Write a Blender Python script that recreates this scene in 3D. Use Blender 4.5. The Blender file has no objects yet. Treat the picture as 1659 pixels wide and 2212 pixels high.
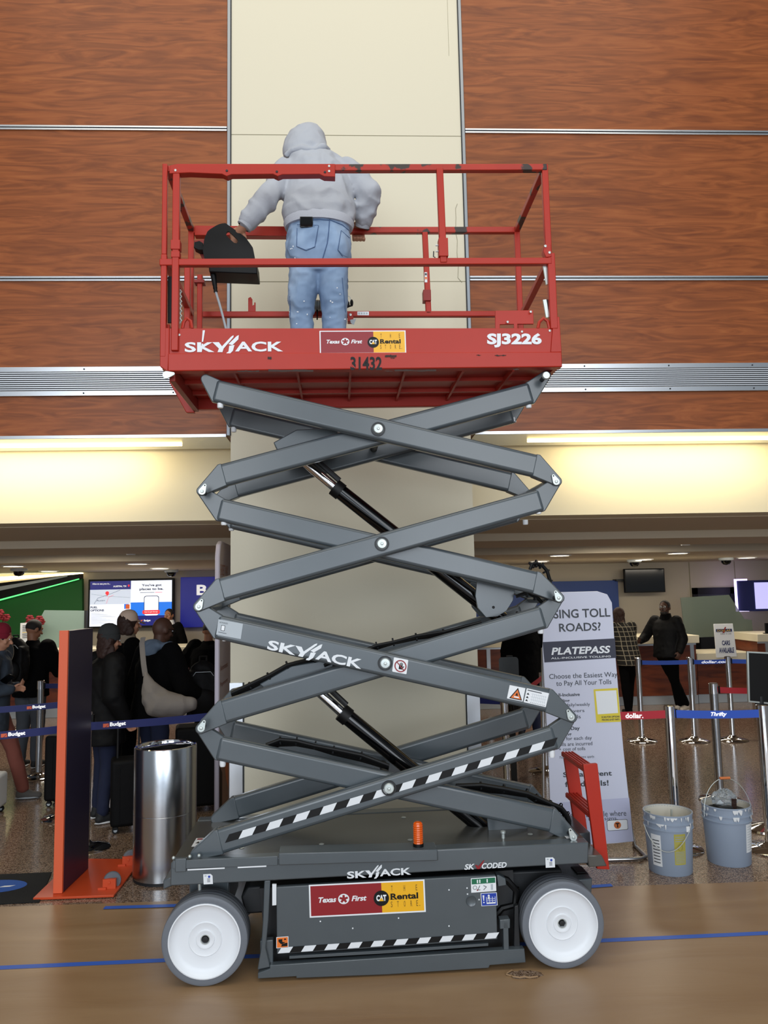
import bpy, bmesh, math, random
from mathutils import Vector, Matrix
random.seed(7)
scene = bpy.context.scene
PI = math.pi

# ------------------------------------------------------------------ camera
CAM_H, PITCH, YAW, ROLL, FPX = 1.824, .1047, .0456, -.0194, 1672.3
W_PX, H_PX = 1659, 2212
_f0 = Vector((math.sin(YAW), math.cos(YAW), 0)); _r0 = Vector((math.cos(YAW), -math.sin(YAW), 0)); _u0 = Vector((0, 0, 1))
_fw = _f0*math.cos(PITCH)+_u0*math.sin(PITCH); _up = _u0*math.cos(PITCH)-_f0*math.sin(PITCH)
_r = _r0*math.cos(ROLL)+_up*math.sin(ROLL); _u = _up*math.cos(ROLL)-_r0*math.sin(ROLL)
cam_data = bpy.data.cameras.new('camera'); cam = bpy.data.objects.new('camera', cam_data)
scene.collection.objects.link(cam); scene.camera = cam
cam_data.sensor_fit = 'VERTICAL'; cam_data.sensor_height = 24; cam_data.lens = 24*FPX/H_PX
cam_data.clip_start = .05; cam_data.clip_end = 200
M = Matrix.Identity(4)
for i in range(3):
    M[i][0] = _r[i]; M[i][1] = _u[i]; M[i][2] = -_fw[i]
M[0][3], M[1][3], M[2][3] = 0, 0, CAM_H
cam.matrix_world = M

# ------------------------------------------------------------------ colour, world, daylight
scene.view_settings.view_transform = 'Standard'; scene.view_settings.look = 'None'
scene.view_settings.gamma = 1; scene.view_settings.use_curve_mapping = False
scene.view_settings.exposure = 0.0
world = bpy.data.worlds.new('world'); scene.world = world; world.use_nodes = True
wn = world.node_tree.nodes; wn['Background'].inputs[0].default_value = (.80, .90, 1.0, 1); wn['Background'].inputs[1].default_value = .30

def area(name, loc, target, sx, sy, power, col):
    l = bpy.data.lights.new(name, 'AREA'); l.shape = 'RECTANGLE'; l.size = sx; l.size_y = sy; l.energy = power; l.color = col
    o = bpy.data.objects.new(name, l); scene.collection.objects.link(o); o.location = loc
    o.rotation_euler = (Vector(target)-Vector(loc)).to_track_quat('-Z', 'Y').to_euler()
    return o
# daylight through the tall glazing of the concourse behind the camera
area('daylight_window', (-3.6, -6.5, 4.6), (-1.2, 5, 3.0), 4.6, 7.0, 400, (.90, .95, 1.0))
area('daylight_window', (3.2, -6.5, 4.6), (1.0, 5, 3.0), 4.6, 7.0, 400, (.90, .95, 1.0))
area('daylight_window', (-0.4, -5.0, 1.6), (0.3, 4.5, .6), 7.0, 2.2, 110, (.72, .85, 1.0))
area('ceiling_glow', (0, 1.2, 9.5), (0, 4.6, 2.0), 9.0, 5.0, 280, (1.0, .92, .78))

# ------------------------------------------------------------------ helpers
def ray(px, py): return _fw+_r*((px-W_PX/2)/FPX)-_u*((py-H_PX/2)/FPX)
CO = Vector((0, 0, CAM_H))
def at(px, py, Y):                     # point of the photograph standing at depth Y
    d = ray(px, py); return CO+d*(Y/d.y)
def flr(px, py, z=0):
    d = ray(px, py); return CO+d*((z-CAM_H)/d.z)
LX, LY, LA = -.7097, 3.8744, .0138
_lc, _ls = math.cos(LA), math.sin(LA)
def LP(px, py, v):                     # point on the lift, v metres behind its front plane, in lift coordinates
    d = ray(px, py); n = Vector((-_ls, _lc, 0)); b = Vector((LX, LY, 0))
    t = (v+(b-CO).dot(n))/d.dot(n); q = CO+d*t-b
    return Vector((q.x*_lc+q.y*_ls, v, q.z))

def lin(c): return c/12.92 if c <= .04045 else ((c+.055)/1.055)**2.4
def rgb(h):
    h = h.lstrip('#'); return tuple(lin(int(h[i:i+2], 16)/255) for i in (0, 2, 4))+(1,)
MATS = {}
def mat(name, col='#808080', rough=.5, metal=0, bump=0, bscale=60, emit=None, estr=1, noise=0, nscale=8, alpha=1, spec=.5, stretch=None, trans=0, coat=0):
    m = bpy.data.materials.new(name); m.use_nodes = True; nt = m.node_tree; b = nt.nodes['Principled BSDF']
    c = rgb(col); b.inputs['Base Color'].default_value = c; b.inputs['Roughness'].default_value = rough; b.inputs['Metallic'].default_value = metal
    b.inputs['Specular IOR Level'].default_value = spec
    if coat: b.inputs['Coat Weight'].default_value = coat; b.inputs['Coat Roughness'].default_value = .15
    if trans: b.inputs['Transmission Weight'].default_value = trans
    if alpha < 1: b.inputs['Alpha'].default_value = alpha
    if emit: b.inputs['Emission Color'].default_value = rgb(emit); b.inputs['Emission Strength'].default_value = estr
    if noise or bump:
        tc = nt.nodes.new('ShaderNodeTexCoord'); mp = nt.nodes.new('ShaderNodeMapping'); nt.links.new(tc.outputs['Object'], mp.inputs[0])
        if stretch: mp.inputs['Scale'].default_value = stretch
    if noise:
        n = nt.nodes.new('ShaderNodeTexNoise'); n.inputs['Scale'].default_value = nscale; n.inputs['Detail'].default_value = 6
        nt.links.new(mp.outputs[0], n.inputs['Vector'])
        mx = nt.nodes.new('ShaderNodeMix'); mx.data_type = 'RGBA'
        mx.inputs[6].default_value = tuple(x*(1-noise) for x in c[:3])+(1,); mx.inputs[7].default_value = tuple(min(1, x*(1+noise)) for x in c[:3])+(1,)
        nt.links.new(n.outputs['Fac'], mx.inputs[0]); nt.links.new(mx.outputs[2], b.inputs['Base Color'])
    if bump:
        n2 = nt.nodes.new('ShaderNodeTexNoise'); n2.inputs['Scale'].default_value = bscale; n2.inputs['Detail'].default_value = 5
        nt.links.new(mp.outputs[0], n2.inputs['Vector'])
        bp = nt.nodes.new('ShaderNodeBump'); bp.inputs['Strength'].default_value = bump; bp.inputs['Distance'].default_value = .01
        nt.links.new(n2.outputs['Fac'], bp.inputs['Height']); nt.links.new(bp.outputs[0], b.inputs['Normal'])
    MATS[name] = m; return m

def ramp_mat(name, stops, kind='noise', scale=8, stretch=(1, 1, 1), rough=.5, metal=0, detail=8, dist=0, bump=0, spec=.5, fleck=None, coat=0):
    m = bpy.data.materials.new(name); m.use_nodes = True; nt = m.node_tree; b = nt.nodes['Principled BSDF']
    b.inputs['Roughness'].default_value = rough; b.inputs['Metallic'].default_value = metal; b.inputs['Specular IOR Level'].default_value = spec
    if coat: b.inputs['Coat Weight'].default_value = coat
    tc = nt.nodes.new('ShaderNodeTexCoord'); mp = nt.nodes.new('ShaderNodeMapping'); mp.inputs['Scale'].default_value = stretch
    nt.links.new(tc.outputs['Object'], mp.inputs[0])
    if kind == 'voronoi':
        n = nt.nodes.new('ShaderNodeTexVoronoi'); n.inputs['Scale'].default_value = scale; out = n.outputs['Color']
        sep = nt.nodes.new('ShaderNodeSeparateColor'); nt.links.new(out, sep.inputs[0]); out = sep.outputs[0]
    else:
        n = nt.nodes.new('ShaderNodeTexNoise'); n.inputs['Scale'].default_value = scale; n.inputs['Detail'].default_value = detail
        n.inputs['Distortion'].default_value = dist; out = n.outputs['Fac']
    nt.links.new(mp.outputs[0], n.inputs['Vector'])
    r = nt.nodes.new('ShaderNodeValToRGB'); el = r.color_ramp.elements
    el[0].position, el[0].color = stops[0][0], rgb(stops[0][1]); el[1].position, el[1].color = stops[-1][0], rgb(stops[-1][1])
    for p, c in stops[1:-1]: e = el.new(p); e.color = rgb(c)
    nt.links.new(out, r.inputs[0]); res = r.outputs[0]
    if fleck:
        fs, fc, thr = fleck
        n2 = nt.nodes.new('ShaderNodeTexNoise'); n2.inputs['Scale'].default_value = fs; n2.inputs['Detail'].default_value = 4; nt.links.new(mp.outputs[0], n2.inputs['Vector'])
        r2 = nt.nodes.new('ShaderNodeValToRGB'); r2.color_ramp.elements[0].position = thr; r2.color_ramp.elements[1].position = min(1, thr+.03)
        nt.links.new(n2.outputs['Fac'], r2.inputs[0])
        mx = nt.nodes.new('ShaderNodeMix'); mx.data_type = 'RGBA'; nt.links.new(r2.outputs[0], mx.inputs[0]); nt.links.new(res, mx.inputs[6]); mx.inputs[7].default_value = rgb(fc); res = mx.outputs[2]
    nt.links.new(res, b.inputs['Base Color'])
    if bump:
        bp = nt.nodes.new('ShaderNodeBump'); bp.inputs['Strength'].default_value = bump; bp.inputs['Distance'].default_value = .01
        nt.links.new(out, bp.inputs['Height']); nt.links.new(bp.outputs[0], b.inputs['Normal'])
    MATS[name] = m; return m

_txt = {}
def text_geo(s, shear=0, bold=0, spacing=1, align='CENTER'):
    k = (s, shear, bold, spacing, align)
    if k in _txt: return _txt[k]
    c = bpy.data.curves.new('t', 'FONT'); c.body = s; c.size = 1; c.shear = shear; c.offset = bold; c.space_character = spacing; c.resolution_u = 3; c.align_x = align
    o = bpy.data.objects.new('t', c); scene.collection.objects.link(o)
    bpy.context.view_layer.update()
    me = o.to_mesh(); vs = [v.co.copy() for v in me.vertices]; fs = [tuple(p.vertices) for p in me.polygons]
    fs = [f if sum((vs[f[i]].x*vs[f[(i+1) % len(f)]].y-vs[f[(i+1) % len(f)]].x*vs[f[i]].y) for i in range(len(f))) > 0 else f[::-1] for f in fs]
    o.to_mesh_clear(); bpy.data.objects.remove(o); bpy.data.curves.remove(c)
    x0 = min(v.x for v in vs); x1 = max(v.x for v in vs); y0 = min(v.y for v in vs); y1 = max(v.y for v in vs)
    vs = [((v.x-x0)/(x1-x0), (v.y-y0)/(y1-y0)) for v in vs]
    _txt[k] = (vs, fs); return _txt[k]

class MB:
    def __init__(s): s.v = []; s.f = []; s.m = []; s.mats = []
    def mi(s, m):
        if m not in s.mats: s.mats.append(m)
        return s.mats.index(m)
    def add(s, vs, fs, m):
        o = len(s.v); s.v += [tuple(v) for v in vs]; k = s.mi(m)
        for f in fs: s.f.append(tuple(o+i for i in f)); s.m.append(k)
    def box(s, a, b, m, rot=None, piv=None):
        x0, y0, z0 = [min(a[i], b[i]) for i in range(3)]; x1, y1, z1 = [max(a[i], b[i]) for i in range(3)]
        vs = [Vector(p) for p in ((x0, y0, z0), (x1, y0, z0), (x1, y1, z0), (x0, y1, z0), (x0, y0, z1), (x1, y0, z1), (x1, y1, z1), (x0, y1, z1))]
        if rot is not None:
            c = Vector(piv) if piv else Vector(((x0+x1)/2, (y0+y1)/2, (z0+z1)/2)); vs = [c+rot@(v-c) for v in vs]
        s.add(vs, [(0, 3, 2, 1), (4, 5, 6, 7), (0, 1, 5, 4), (1, 2, 6, 5), (2, 3, 7, 6), (3, 0, 4, 7)], m); return s
    def bar(s, p, q, w, h, m, up=(0, 0, 1)):      # box section from p to q, w across, h along up
        p = Vector(p); q = Vector(q); d = (q-p).normalized(); u = Vector(up)
        if abs(d.dot(u)) > .98: u = Vector((0, 1, 0))
        a = d.cross(u).normalized(); u = a.cross(d).normalized(); vs = []
        for c in (p, q):
            for i, j in ((-1, -1), (1, -1), (1, 1), (-1, 1)): vs.append(c+a*(i*w/2)+u*(j*h/2))
        s.add(vs, [(3, 2, 1, 0), (4, 5, 6, 7), (0, 1, 5, 4), (1, 2, 6, 5), (2, 3, 7, 6), (3, 0, 4, 7)], m); return s
    def prism(s, poly, y0, y1, m, ax='y'):        # outline in the (x,z) plane, extruded along y (or outline (x,y) along z / (y,z) along x)
        n = len(poly)
        ar = sum(poly[i][0]*poly[(i+1) % n][1]-poly[(i+1) % n][0]*poly[i][1] for i in range(n))
        if ar < 0: poly = poly[::-1]
        if ax == 'y': mk = lambda p, t: (p[0], t, p[1]); A = [mk(p, y0) for p in poly]; B = [mk(p, y1) for p in poly]
        elif ax == 'z': mk = lambda p, t: (p[0], p[1], t); B = [mk(p, y0) for p in poly]; A = [mk(p, y1) for p in poly]
        else: mk = lambda p, t: (t, p[0], p[1]); B = [mk(p, y0) for p in poly]; A = [mk(p, y1) for p in poly]
        fs = [tuple(range(n)), tuple(range(2*n-1, n-1, -1))]
        for i in range(n): j = (i+1) % n; fs.append((j, i, n+i, n+j))
        s.add(A+B, fs, m); return s
    def tube(s, pts, r, m, seg=10, caps=True, flat=None):
        pts = [Vector(p) for p in pts]; n = len(pts); rs = r if isinstance(r, (list, tuple)) else [r]*n
        t = [(pts[min(i+1, n-1)]-pts[max(i-1, 0)]).normalized() for i in range(n)]
        up = Vector((0, 0, 1)) if abs(t[0].z) < .9 else Vector((0, 1, 0)); a = t[0].cross(up).normalized(); vs = []
        for i in range(n):
            a = (a-t[i]*a.dot(t[i])).normalized(); b = t[i].cross(a)
            rr = rs[i] if isinstance(rs[i], (tuple, list)) else (rs[i], rs[i])
            for k in range(seg):
                th = 2*PI*k/seg; vs.append(pts[i]+a*(math.cos(th)*rr[0])+b*(math.sin(th)*rr[1]))
        fs = []
        for i in range(n-1):
            for k in range(seg): j = (k+1) % seg; fs.append((i*seg+k, i*seg+j, (i+1)*seg+j, (i+1)*seg+k))
        if caps: fs.append(tuple(range(seg-1, -1, -1))); fs.append(tuple((n-1)*seg+k for k in range(seg)))
        s.add(vs, fs, m); return s
    def lathe(s, prof, c, m, ax=(0, 0, 1), seg=32, caps=False):     # prof: (radius, height along ax)
        c = Vector(c); d = Vector(ax).normalized(); up = Vector((0, 0, 1)) if abs(d.z) < .9 else Vector((0, 1, 0)); a = d.cross(up).normalized(); b = d.cross(a); vs = []
        for (r, h) in prof:
            for k in range(seg): th = 2*PI*k/seg; vs.append(c+d*h+a*(math.cos(th)*r)+b*(math.sin(th)*r))
        fs = []; n = len(prof)
        for i in range(n-1):
            for k in range(seg): j = (k+1) % seg; fs.append((i*seg+k, i*seg+j, (i+1)*seg+j, (i+1)*seg+k))
        if caps: fs.append(tuple(range(seg-1, -1, -1))); fs.append(tuple((n-1)*seg+k for k in range(seg)))
        s.add(vs, fs, m); return s
    def ell(s, c, r, m, seg=16, rings=10, rot=None):
        c = Vector(c); vs = []; fs = []
        for i in range(rings+1):
            ph = PI*i/rings
            for k in range(seg):
                th = 2*PI*k/seg; p = Vector((r[0]*math.sin(ph)*math.cos(th), r[1]*math.sin(ph)*math.sin(th), -r[2]*math.cos(ph)))
                if rot is not None: p = rot@p
                vs.append(c+p)
        for i in range(rings):
            for k in range(seg): j = (k+1) % seg; fs.append((i*seg+k, i*seg+j, (i+1)*seg+j, (i+1)*seg+k))
        s.add(vs, fs, m); return s
    def cap(s, p, q, r0, r1, m, seg=14, sx=1.0):                    # capsule with tapering radius, for bodies
        p = Vector(p); q = Vector(q); d = (q-p)
        if d.length < 1e-5: d = Vector((0, 0, 1e-4))
        d.normalize(); pts = []; rs = []
        for i in range(4, 0, -1): a = PI/2*i/4; pts.append(p-d*r0*math.sin(a)); rs.append(max(r0*math.cos(a), 1e-4))
        for i in range(5): t = i/4; pts.append(p.lerp(q, t)); rs.append(r0+(r1-r0)*t)
        for i in range(1, 5): a = PI/2*i/4; pts.append(q+d*r1*math.sin(a)); rs.append(max(r1*math.cos(a), 1e-4))
        s.tube(pts, [(x, x*sx) for x in rs], m, seg); return s
    def loft(s, secs, m, seg=20, closed=True):                      # secs: (centre, xaxis*rx, yaxis*ry)
        vs = []; n = len(secs); fs = []
        for c, ax, ay in secs:
            c, ax, ay = Vector(c), Vector(ax), Vector(ay)
            for k in range(seg): th = 2*PI*k/seg; vs.append(c+ax*math.cos(th)+ay*math.sin(th))
        for i in range(n-1):
            for k in range(seg): j = (k+1) % seg; fs.append((i*seg+k, i*seg+j, (i+1)*seg+j, (i+1)*seg+k))
        if closed: fs.append(tuple(range(seg-1, -1, -1))); fs.append(tuple((n-1)*seg+k for k in range(seg)))
        s.add(vs, fs, m); return s
    def build(s, name, parent=None, bevel=0, angle=35, seg=2, flip=False, fix=True):
        me = bpy.data.meshes.new(name); me.from_pydata(s.v, [], s.f)
        for x in s.mats: me.materials.append(MATS[x])
        me.polygons.foreach_set('material_index', s.m)
        if fix:
            bm = bmesh.new(); bm.from_mesh(me); bmesh.ops.recalc_face_normals(bm, faces=bm.faces[:]); bm.to_mesh(me); bm.free()
        me.polygons.foreach_set('use_smooth', [True]*len(me.polygons)); me.set_sharp_from_angle(angle=math.radians(angle)); me.update()
        o = bpy.data.objects.new(name, me); scene.collection.objects.link(o)
        if parent: o.parent = parent
        if bevel:
            b = o.modifiers.new('bevel', 'BEVEL'); b.width = bevel; b.segments = seg; b.limit_method = 'ANGLE'; b.angle_limit = math.radians(40)
        return o

class Fr:                                   # a flat decal area: pixel-like coordinates (x right, y down) on a surface
    def __init__(s, O, X, Y, w, h, mb):      # O top-left corner, X full width vector, Y full height vector (downwards)
        s.O, s.X, s.Y = Vector(O), Vector(X)/w, Vector(Y)/h; s.n = s.Y.cross(s.X).normalized(); s.w, s.h, s.mb = w, h, mb
    def p(s, x, y, k=0): return s.O+s.X*x+s.Y*y+s.n*(.0008*k)
    def poly(s, pts, m, k=1):
        ar = sum(pts[i][0]*pts[(i+1) % len(pts)][1]-pts[(i+1) % len(pts)][0]*pts[i][1] for i in range(len(pts)))
        if ar > 0: pts = pts[::-1]
        s.mb.add([s.p(x, y, k) for x, y in pts], [tuple(range(len(pts)))], m)
    def rect(s, x0, y0, x1, y1, m, k=1): s.poly([(x0, y0), (x1, y0), (x1, y1), (x0, y1)], m, k)
    def rrect(s, x0, y0, x1, y1, r, m, k=1):
        pts = []
        for cx, cy, a0 in ((x1-r, y0+r, -90), (x1-r, y1-r, 0), (x0+r, y1-r, 90), (x0+r, y0+r, 180)):
            for i in range(5): a = math.radians(a0+90*i/4); pts.append((cx+r*math.cos(a), cy+r*math.sin(a)))
        s.poly(pts, m, k)
    def circ(s, cx, cy, r, m, k=1, ry=None, seg=24): s.poly([(cx+r*math.cos(2*PI*i/seg), cy+(ry or r)*math.sin(2*PI*i/seg)) for i in range(seg)], m, k)
    def ring(s, cx, cy, r0, r1, m, k=1, asp=1, seg=28):
        vs = []; fs = []
        for i in range(seg):
            a = 2*PI*i/seg
            for r in (r0, r1): vs.append(s.p(cx+r*math.cos(a), cy+r*asp*math.sin(a), k))
        for i in range(seg): j = (i+1) % seg; fs.append((2*i, 2*j, 2*j+1, 2*i+1))
        s.mb.add(vs, fs, m)
    def line(s, pts, w, m, k=1):
        for i in range(len(pts)-1):
            (x0, y0), (x1, y1) = pts[i], pts[i+1]; L = math.hypot(x1-x0, y1-y0) or 1; dx, dy = (y1-y0)/L*w/2, -(x1-x0)/L*w/2
            s.poly([(x0+dx, y0+dy), (x1+dx, y1+dy), (x1-dx, y1-dy), (x0-dx, y0-dy)], m, k)
    def text(s, t, x0, y0, x1, y1, m, k=2, shear=0, bold=0, spacing=1, align='CENTER'):
        vs, fs = text_geo(t, shear, bold, spacing, align)
        s.mb.add([s.p(x0+(x1-x0)*u, y1+(y0-y1)*v, k) for u, v in vs], fs, m)

def prop(o, label=None, cat=None, group=None, kind=None):
    if label: o['label'] = label
    if cat: o['category'] = cat
    if group: o['group'] = group
    if kind: o['kind'] = kind
    return o
def thing(name, label, cat, loc=(0, 0, 0), rz=0, group=None):
    o = bpy.data.objects.new(name, None); scene.collection.objects.link(o); o.location = loc; o.rotation_euler = (0, 0, rz); o.empty_display_size = .1
    return prop(o, label, cat, group)
def struct(o): o['kind'] = 'structure'; return o
def copy_tree(o, parent=None):
    c = o.copy(); scene.collection.objects.link(c); c.parent = parent
    for ch in list(o.children): copy_tree(ch, c)
    return c
def fuse(o, voxel, smooth=4, dec=None):       # turn an object's overlapping pieces into one continuous skin
    r = o.modifiers.new('r', 'REMESH'); r.mode = 'VOXEL'; r.voxel_size = voxel; r.use_smooth_shade = True
    if smooth: s = o.modifiers.new('s', 'SMOOTH'); s.factor = .5; s.iterations = smooth
    bpy.context.view_layer.update(); dg = bpy.context.evaluated_depsgraph_get()
    me = bpy.data.meshes.new_from_object(o.evaluated_get(dg)); old = o.data; mats = list(old.materials); o.modifiers.clear(); o.data = me; me.materials.clear()
    for x in mats: me.materials.append(x)
    me.polygons.foreach_set('use_smooth', [True]*len(me.polygons)); me.name = o.name
    return o
# ------------------------------------------------------------------ materials
ramp_mat('wood_panel', [(.25, '#70381b'), (.45, '#844721'), (.56, '#924f26'), (.75, '#a05c2e')], scale=3.2, stretch=(.5, 1, 4.2), rough=.38, detail=12, dist=2.6, spec=.35)
ramp_mat('wood_counter', [(.3, '#4a1f12'), (.5, '#6e3218'), (.7, '#7e3d1f')], scale=2.2, stretch=(.8, 1, 5), rough=.35, detail=8, dist=1)
mat('cream_wall', '#ded7c0', .55, bump=.05, bscale=40)
mat('cream_plain', '#e0d7bd', .6)
mat('seam', '#8a8468', .7)
mat('soffit', '#cdbfa8', .7); mat('tile_ceiling', '#77716a', .8, noise=.15, nscale=30)
mat('back_wall', '#b8ae9c', .7)
mat('aluminium', '#c9ccd0', .28, 1); mat('alu_dull', '#8d9298', .4, 1); mat('steel_brushed', '#bfc3c8', .22, 1, bump=.02, bscale=400, stretch=(30, 30, .3)); mat('chrome', '#e4e6ea', .06, 1)
mat('grille_dark', '#1e2226', .6); mat('grille_blade', '#e6eaf0', .35, .5)
ramp_mat('terrazzo', [(.1, '#43352b'), (.35, '#705b4a'), (.6, '#88705d'), (.85, '#a08c7b')], kind='voronoi', scale=170, rough=.16, spec=.5, fleck=(60, '#5a3f2e', .60))
ramp_mat('kraft', [(.3, '#8a6c4c'), (.55, '#947757'), (.75, '#9e8160')], scale=1.6, stretch=(.5, 2.6, 1), rough=.40, detail=5, dist=.8, bump=.5)
mat('blue_tape', '#2f5fc0', .5)
mat('red_paint', '#b02a18', .42, noise=.08, nscale=6, spec=.4); mat('red_dark', '#8e2118', .45)
ramp_mat('red_worn', [(.3, '#aa2816'), (.7, '#b4301c')], scale=5, rough=.42, fleck=(9, '#3b2f2a', .56), stretch=(1, 1, 1))
mat('chip', '#3a2d28', .8)
mat('lift_grey', '#4a5257', .30, .0, noise=.08, nscale=9, coat=.2, spec=.65); mat('deck_grey', '#4c4c48', .22, noise=.2, nscale=3, spec=.7)
mat('dark_steel', '#1a1c1f', .5); mat('black', '#09090a', .5, spec=.3); mat('black_gloss', '#060607', .12)
mat('black_plastic', '#0a0b0d', .5, spec=.25); mat('rubber', '#6b7078', .6, bump=.1, bscale=80); mat('hub_white', '#e9edf2', .4)
mat('white', '#eceff2', .5); mat('white_vinyl', '#e6eaee', .4); mat('zinc', '#c4cbc8', .35, .55)
mat('orange_lens', '#e86204', .12, emit='#ff6a00', estr=.08, trans=.35, coat=.5)
mat('decal_red', '#8f1720', .4); mat('decal_yellow', '#f2b51b', .4); mat('decal_blue', '#1f3fa6', .4); mat('decal_green', '#156b4a', .4); mat('decal_orange', '#e8772a', .4)
mat('grey_text', '#3c4046', .5); mat('brown_text', '#7d5a12', .5); mat('pale_grey', '#b4bcc2', .5)
mat('screen_navy', '#0e1246', .3, emit='#151a78', estr=.8); mat('screen_white', '#dfe6f4', .3, emit='#e9efff', estr=.85); mat('screen_grey', '#c6cfdc', .3, emit='#c9d3e6', estr=.75)
mat('screen_blue', '#1c6ad0', .3, emit='#1c74e6', estr=.85); mat('screen_red', '#d8303a', .3, emit='#e8343c', estr=.8); mat('screen_text', '#222a55', .4); mat('screen_lilac', '#a9a6d8', .3, emit='#b9b6f2', estr=1.0)
mat('sign_blue', '#15208c', .4, emit='#0a14a0', estr=.25); mat('sign_white', '#ffffff', .4, emit='#ffffff', estr=.5); mat('sign_orange', '#ef6a2c', .4, emit='#ef6a2c', estr=.3)
mat('panel_blue', '#1d3f86', .5); mat('star_yellow', '#e8c84a', .5)
mat('green_wall', '#1a5f26', .7); mat('green_led', '#7dff9a', .4, emit='#5dff8a', estr=1.1); mat('white_led', '#fff6d8', .4, emit='#fff0c0', estr=5)
mat('cove_led', '#ffe9a8', .4, emit='#ffdf88', estr=9); mat('lamp', '#fff4dc', .4, emit='#fff0d2', estr=7); mat('purple_glow', '#d8c8ff', .4, emit='#cdbcff', estr=3)
mat('frosted', '#8fa6a0', .35, alpha=.72); mat('frosted_dark', '#5f6a62', .35, alpha=.75)
mat('belt_blue', '#16205f', .6); mat('belt_royal', '#2350b8', .55); mat('belt_red', '#b3182a', .55)
mat('orange_edge', '#e0633c', .45); mat('orange_base', '#c94a22', .4, noise=.05); mat('navy_board', '#232038', .35)
mat('mat_black', '#131313', .95, bump=.4, bscale=300); mat('logo_blue', '#2a57a8', .8)
mat('banner_white', '#d5d8ea', .6); mat('banner_grey', '#bfc2dc', .6); mat('banner_dark', '#3a3c4c', .6); mat('qr_yellow', '#e3cf3e', .5); mat('toll_orange', '#c9713c', .5)
mat('bucket', '#8f9cae', .5, noise=.04); mat('bucket_in', '#cfcabc', .6); mat('drip', '#dde0e2', .5); mat('yellow_print', '#a8a04c', .6); mat('clear_bag', '#dfe8ee', .08, trans=.7, alpha=.75)
mat('fin_white', '#b9b4c6', .5); mat('fin_print', '#8c6a58', .5); mat('fin_text', '#a06a5c', .6)
mat('skin_light', '#b98468', .6); mat('skin_mid', '#96654a', .6); mat('skin_dark', '#4c2f22', .6)
mat('hoodie', '#b1b5bd', .95, bump=.5, bscale=14, noise=.05, nscale=5); mat('hoodie_hem', '#bcc0ca', .95, bump=.2, bscale=200)
ramp_mat('denim', [(.3, '#7088a8'), (.5, '#8aa2c0'), (.7, '#a3b7cf')], scale=5, stretch=(1, 1, .6), rough=.9, detail=6, bump=.35)
mat('denim_seam', '#4f678c', .9); mat('denim_dark', '#151d38', .9); mat('jeans_grey', '#44484e', .9)
mat('black_cloth', '#070708', .95, spec=.1, bump=.4, bscale=18); mat('black_nylon', '#08080a', .7, spec=.2, bump=.3, bscale=20); mat('blue_coat', '#3a4450', .9, bump=.4, bscale=16); mat('maroon_knit', '#7c1228', .95, bump=.4, bscale=60); mat('grey_knit', '#2f3132', .95, bump=.4, bscale=60)
mat('salmon_pants', '#7c4438', .9, bump=.3, bscale=14); mat('hood_blue', '#5c6b7e', .9); mat('tote', '#7b7570', .9, bump=.6, bscale=10); mat('cap_cream', '#cdb3a0', .8); mat('beige_cloth', '#8a7c6a', .9)
mat('hair_dark', '#120c0a', .7, bump=.6, bscale=60); mat('hair_brown', '#301a12', .7, bump=.6, bscale=40); mat('hair_short', '#1d1613', .8); mat('shoe_dark', '#1a1a1c', .7); mat('shoe_grey', '#54504c', .8); mat('shoe_white', '#c9beb0', .7); mat('leaf_red', '#7a1220', .7)
def plaid():
    m = bpy.data.materials.new('plaid'); m.use_nodes = True; nt = m.node_tree; b = nt.nodes['Principled BSDF']; b.inputs['Roughness'].default_value = .9
    tc = nt.nodes.new('ShaderNodeTexCoord'); sp = nt.nodes.new('ShaderNodeSeparateXYZ'); nt.links.new(tc.outputs['Object'], sp.inputs[0]); vals = []
    for ax, fr in (('X', 15), ('Z', 15)):
        mu = nt.nodes.new('ShaderNodeMath'); mu.operation = 'MULTIPLY'; mu.inputs[1].default_value = fr; nt.links.new(sp.outputs[ax], mu.inputs[0])
        fr_ = nt.nodes.new('ShaderNodeMath'); fr_.operation = 'FRACT'; nt.links.new(mu.outputs[0], fr_.inputs[0])
        lt = nt.nodes.new('ShaderNodeMath'); lt.operation = 'LESS_THAN'; lt.inputs[1].default_value = .13; nt.links.new(fr_.outputs[0], lt.inputs[0]); vals.append(lt)
    ad = nt.nodes.new('ShaderNodeMath'); ad.operation = 'ADD'; nt.links.new(vals[0].outputs[0], ad.inputs[0]); nt.links.new(vals[1].outputs[0], ad.inputs[1])
    r = nt.nodes.new('ShaderNodeValToRGB'); r.color_ramp.elements[0].color = rgb('#15120f'); r.color_ramp.elements[1].color = rgb('#8f8672'); e = r.color_ramp.elements.new(.5); e.color = rgb('#57503f')
    nt.links.new(ad.outputs[0], r.inputs[0]); nt.links.new(r.outputs[0], b.inputs['Base Color']); MATS['plaid'] = m
plaid()
def hpattern_lens(): pass

# ------------------------------------------------------------------ room shell
YW = 5.4
m = MB(); m.box((-14, -8, -.1), (14, 15, 0), 'terrazzo'); struct(m.build('floor'))
XL, XR = -.8216, .8746
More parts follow.
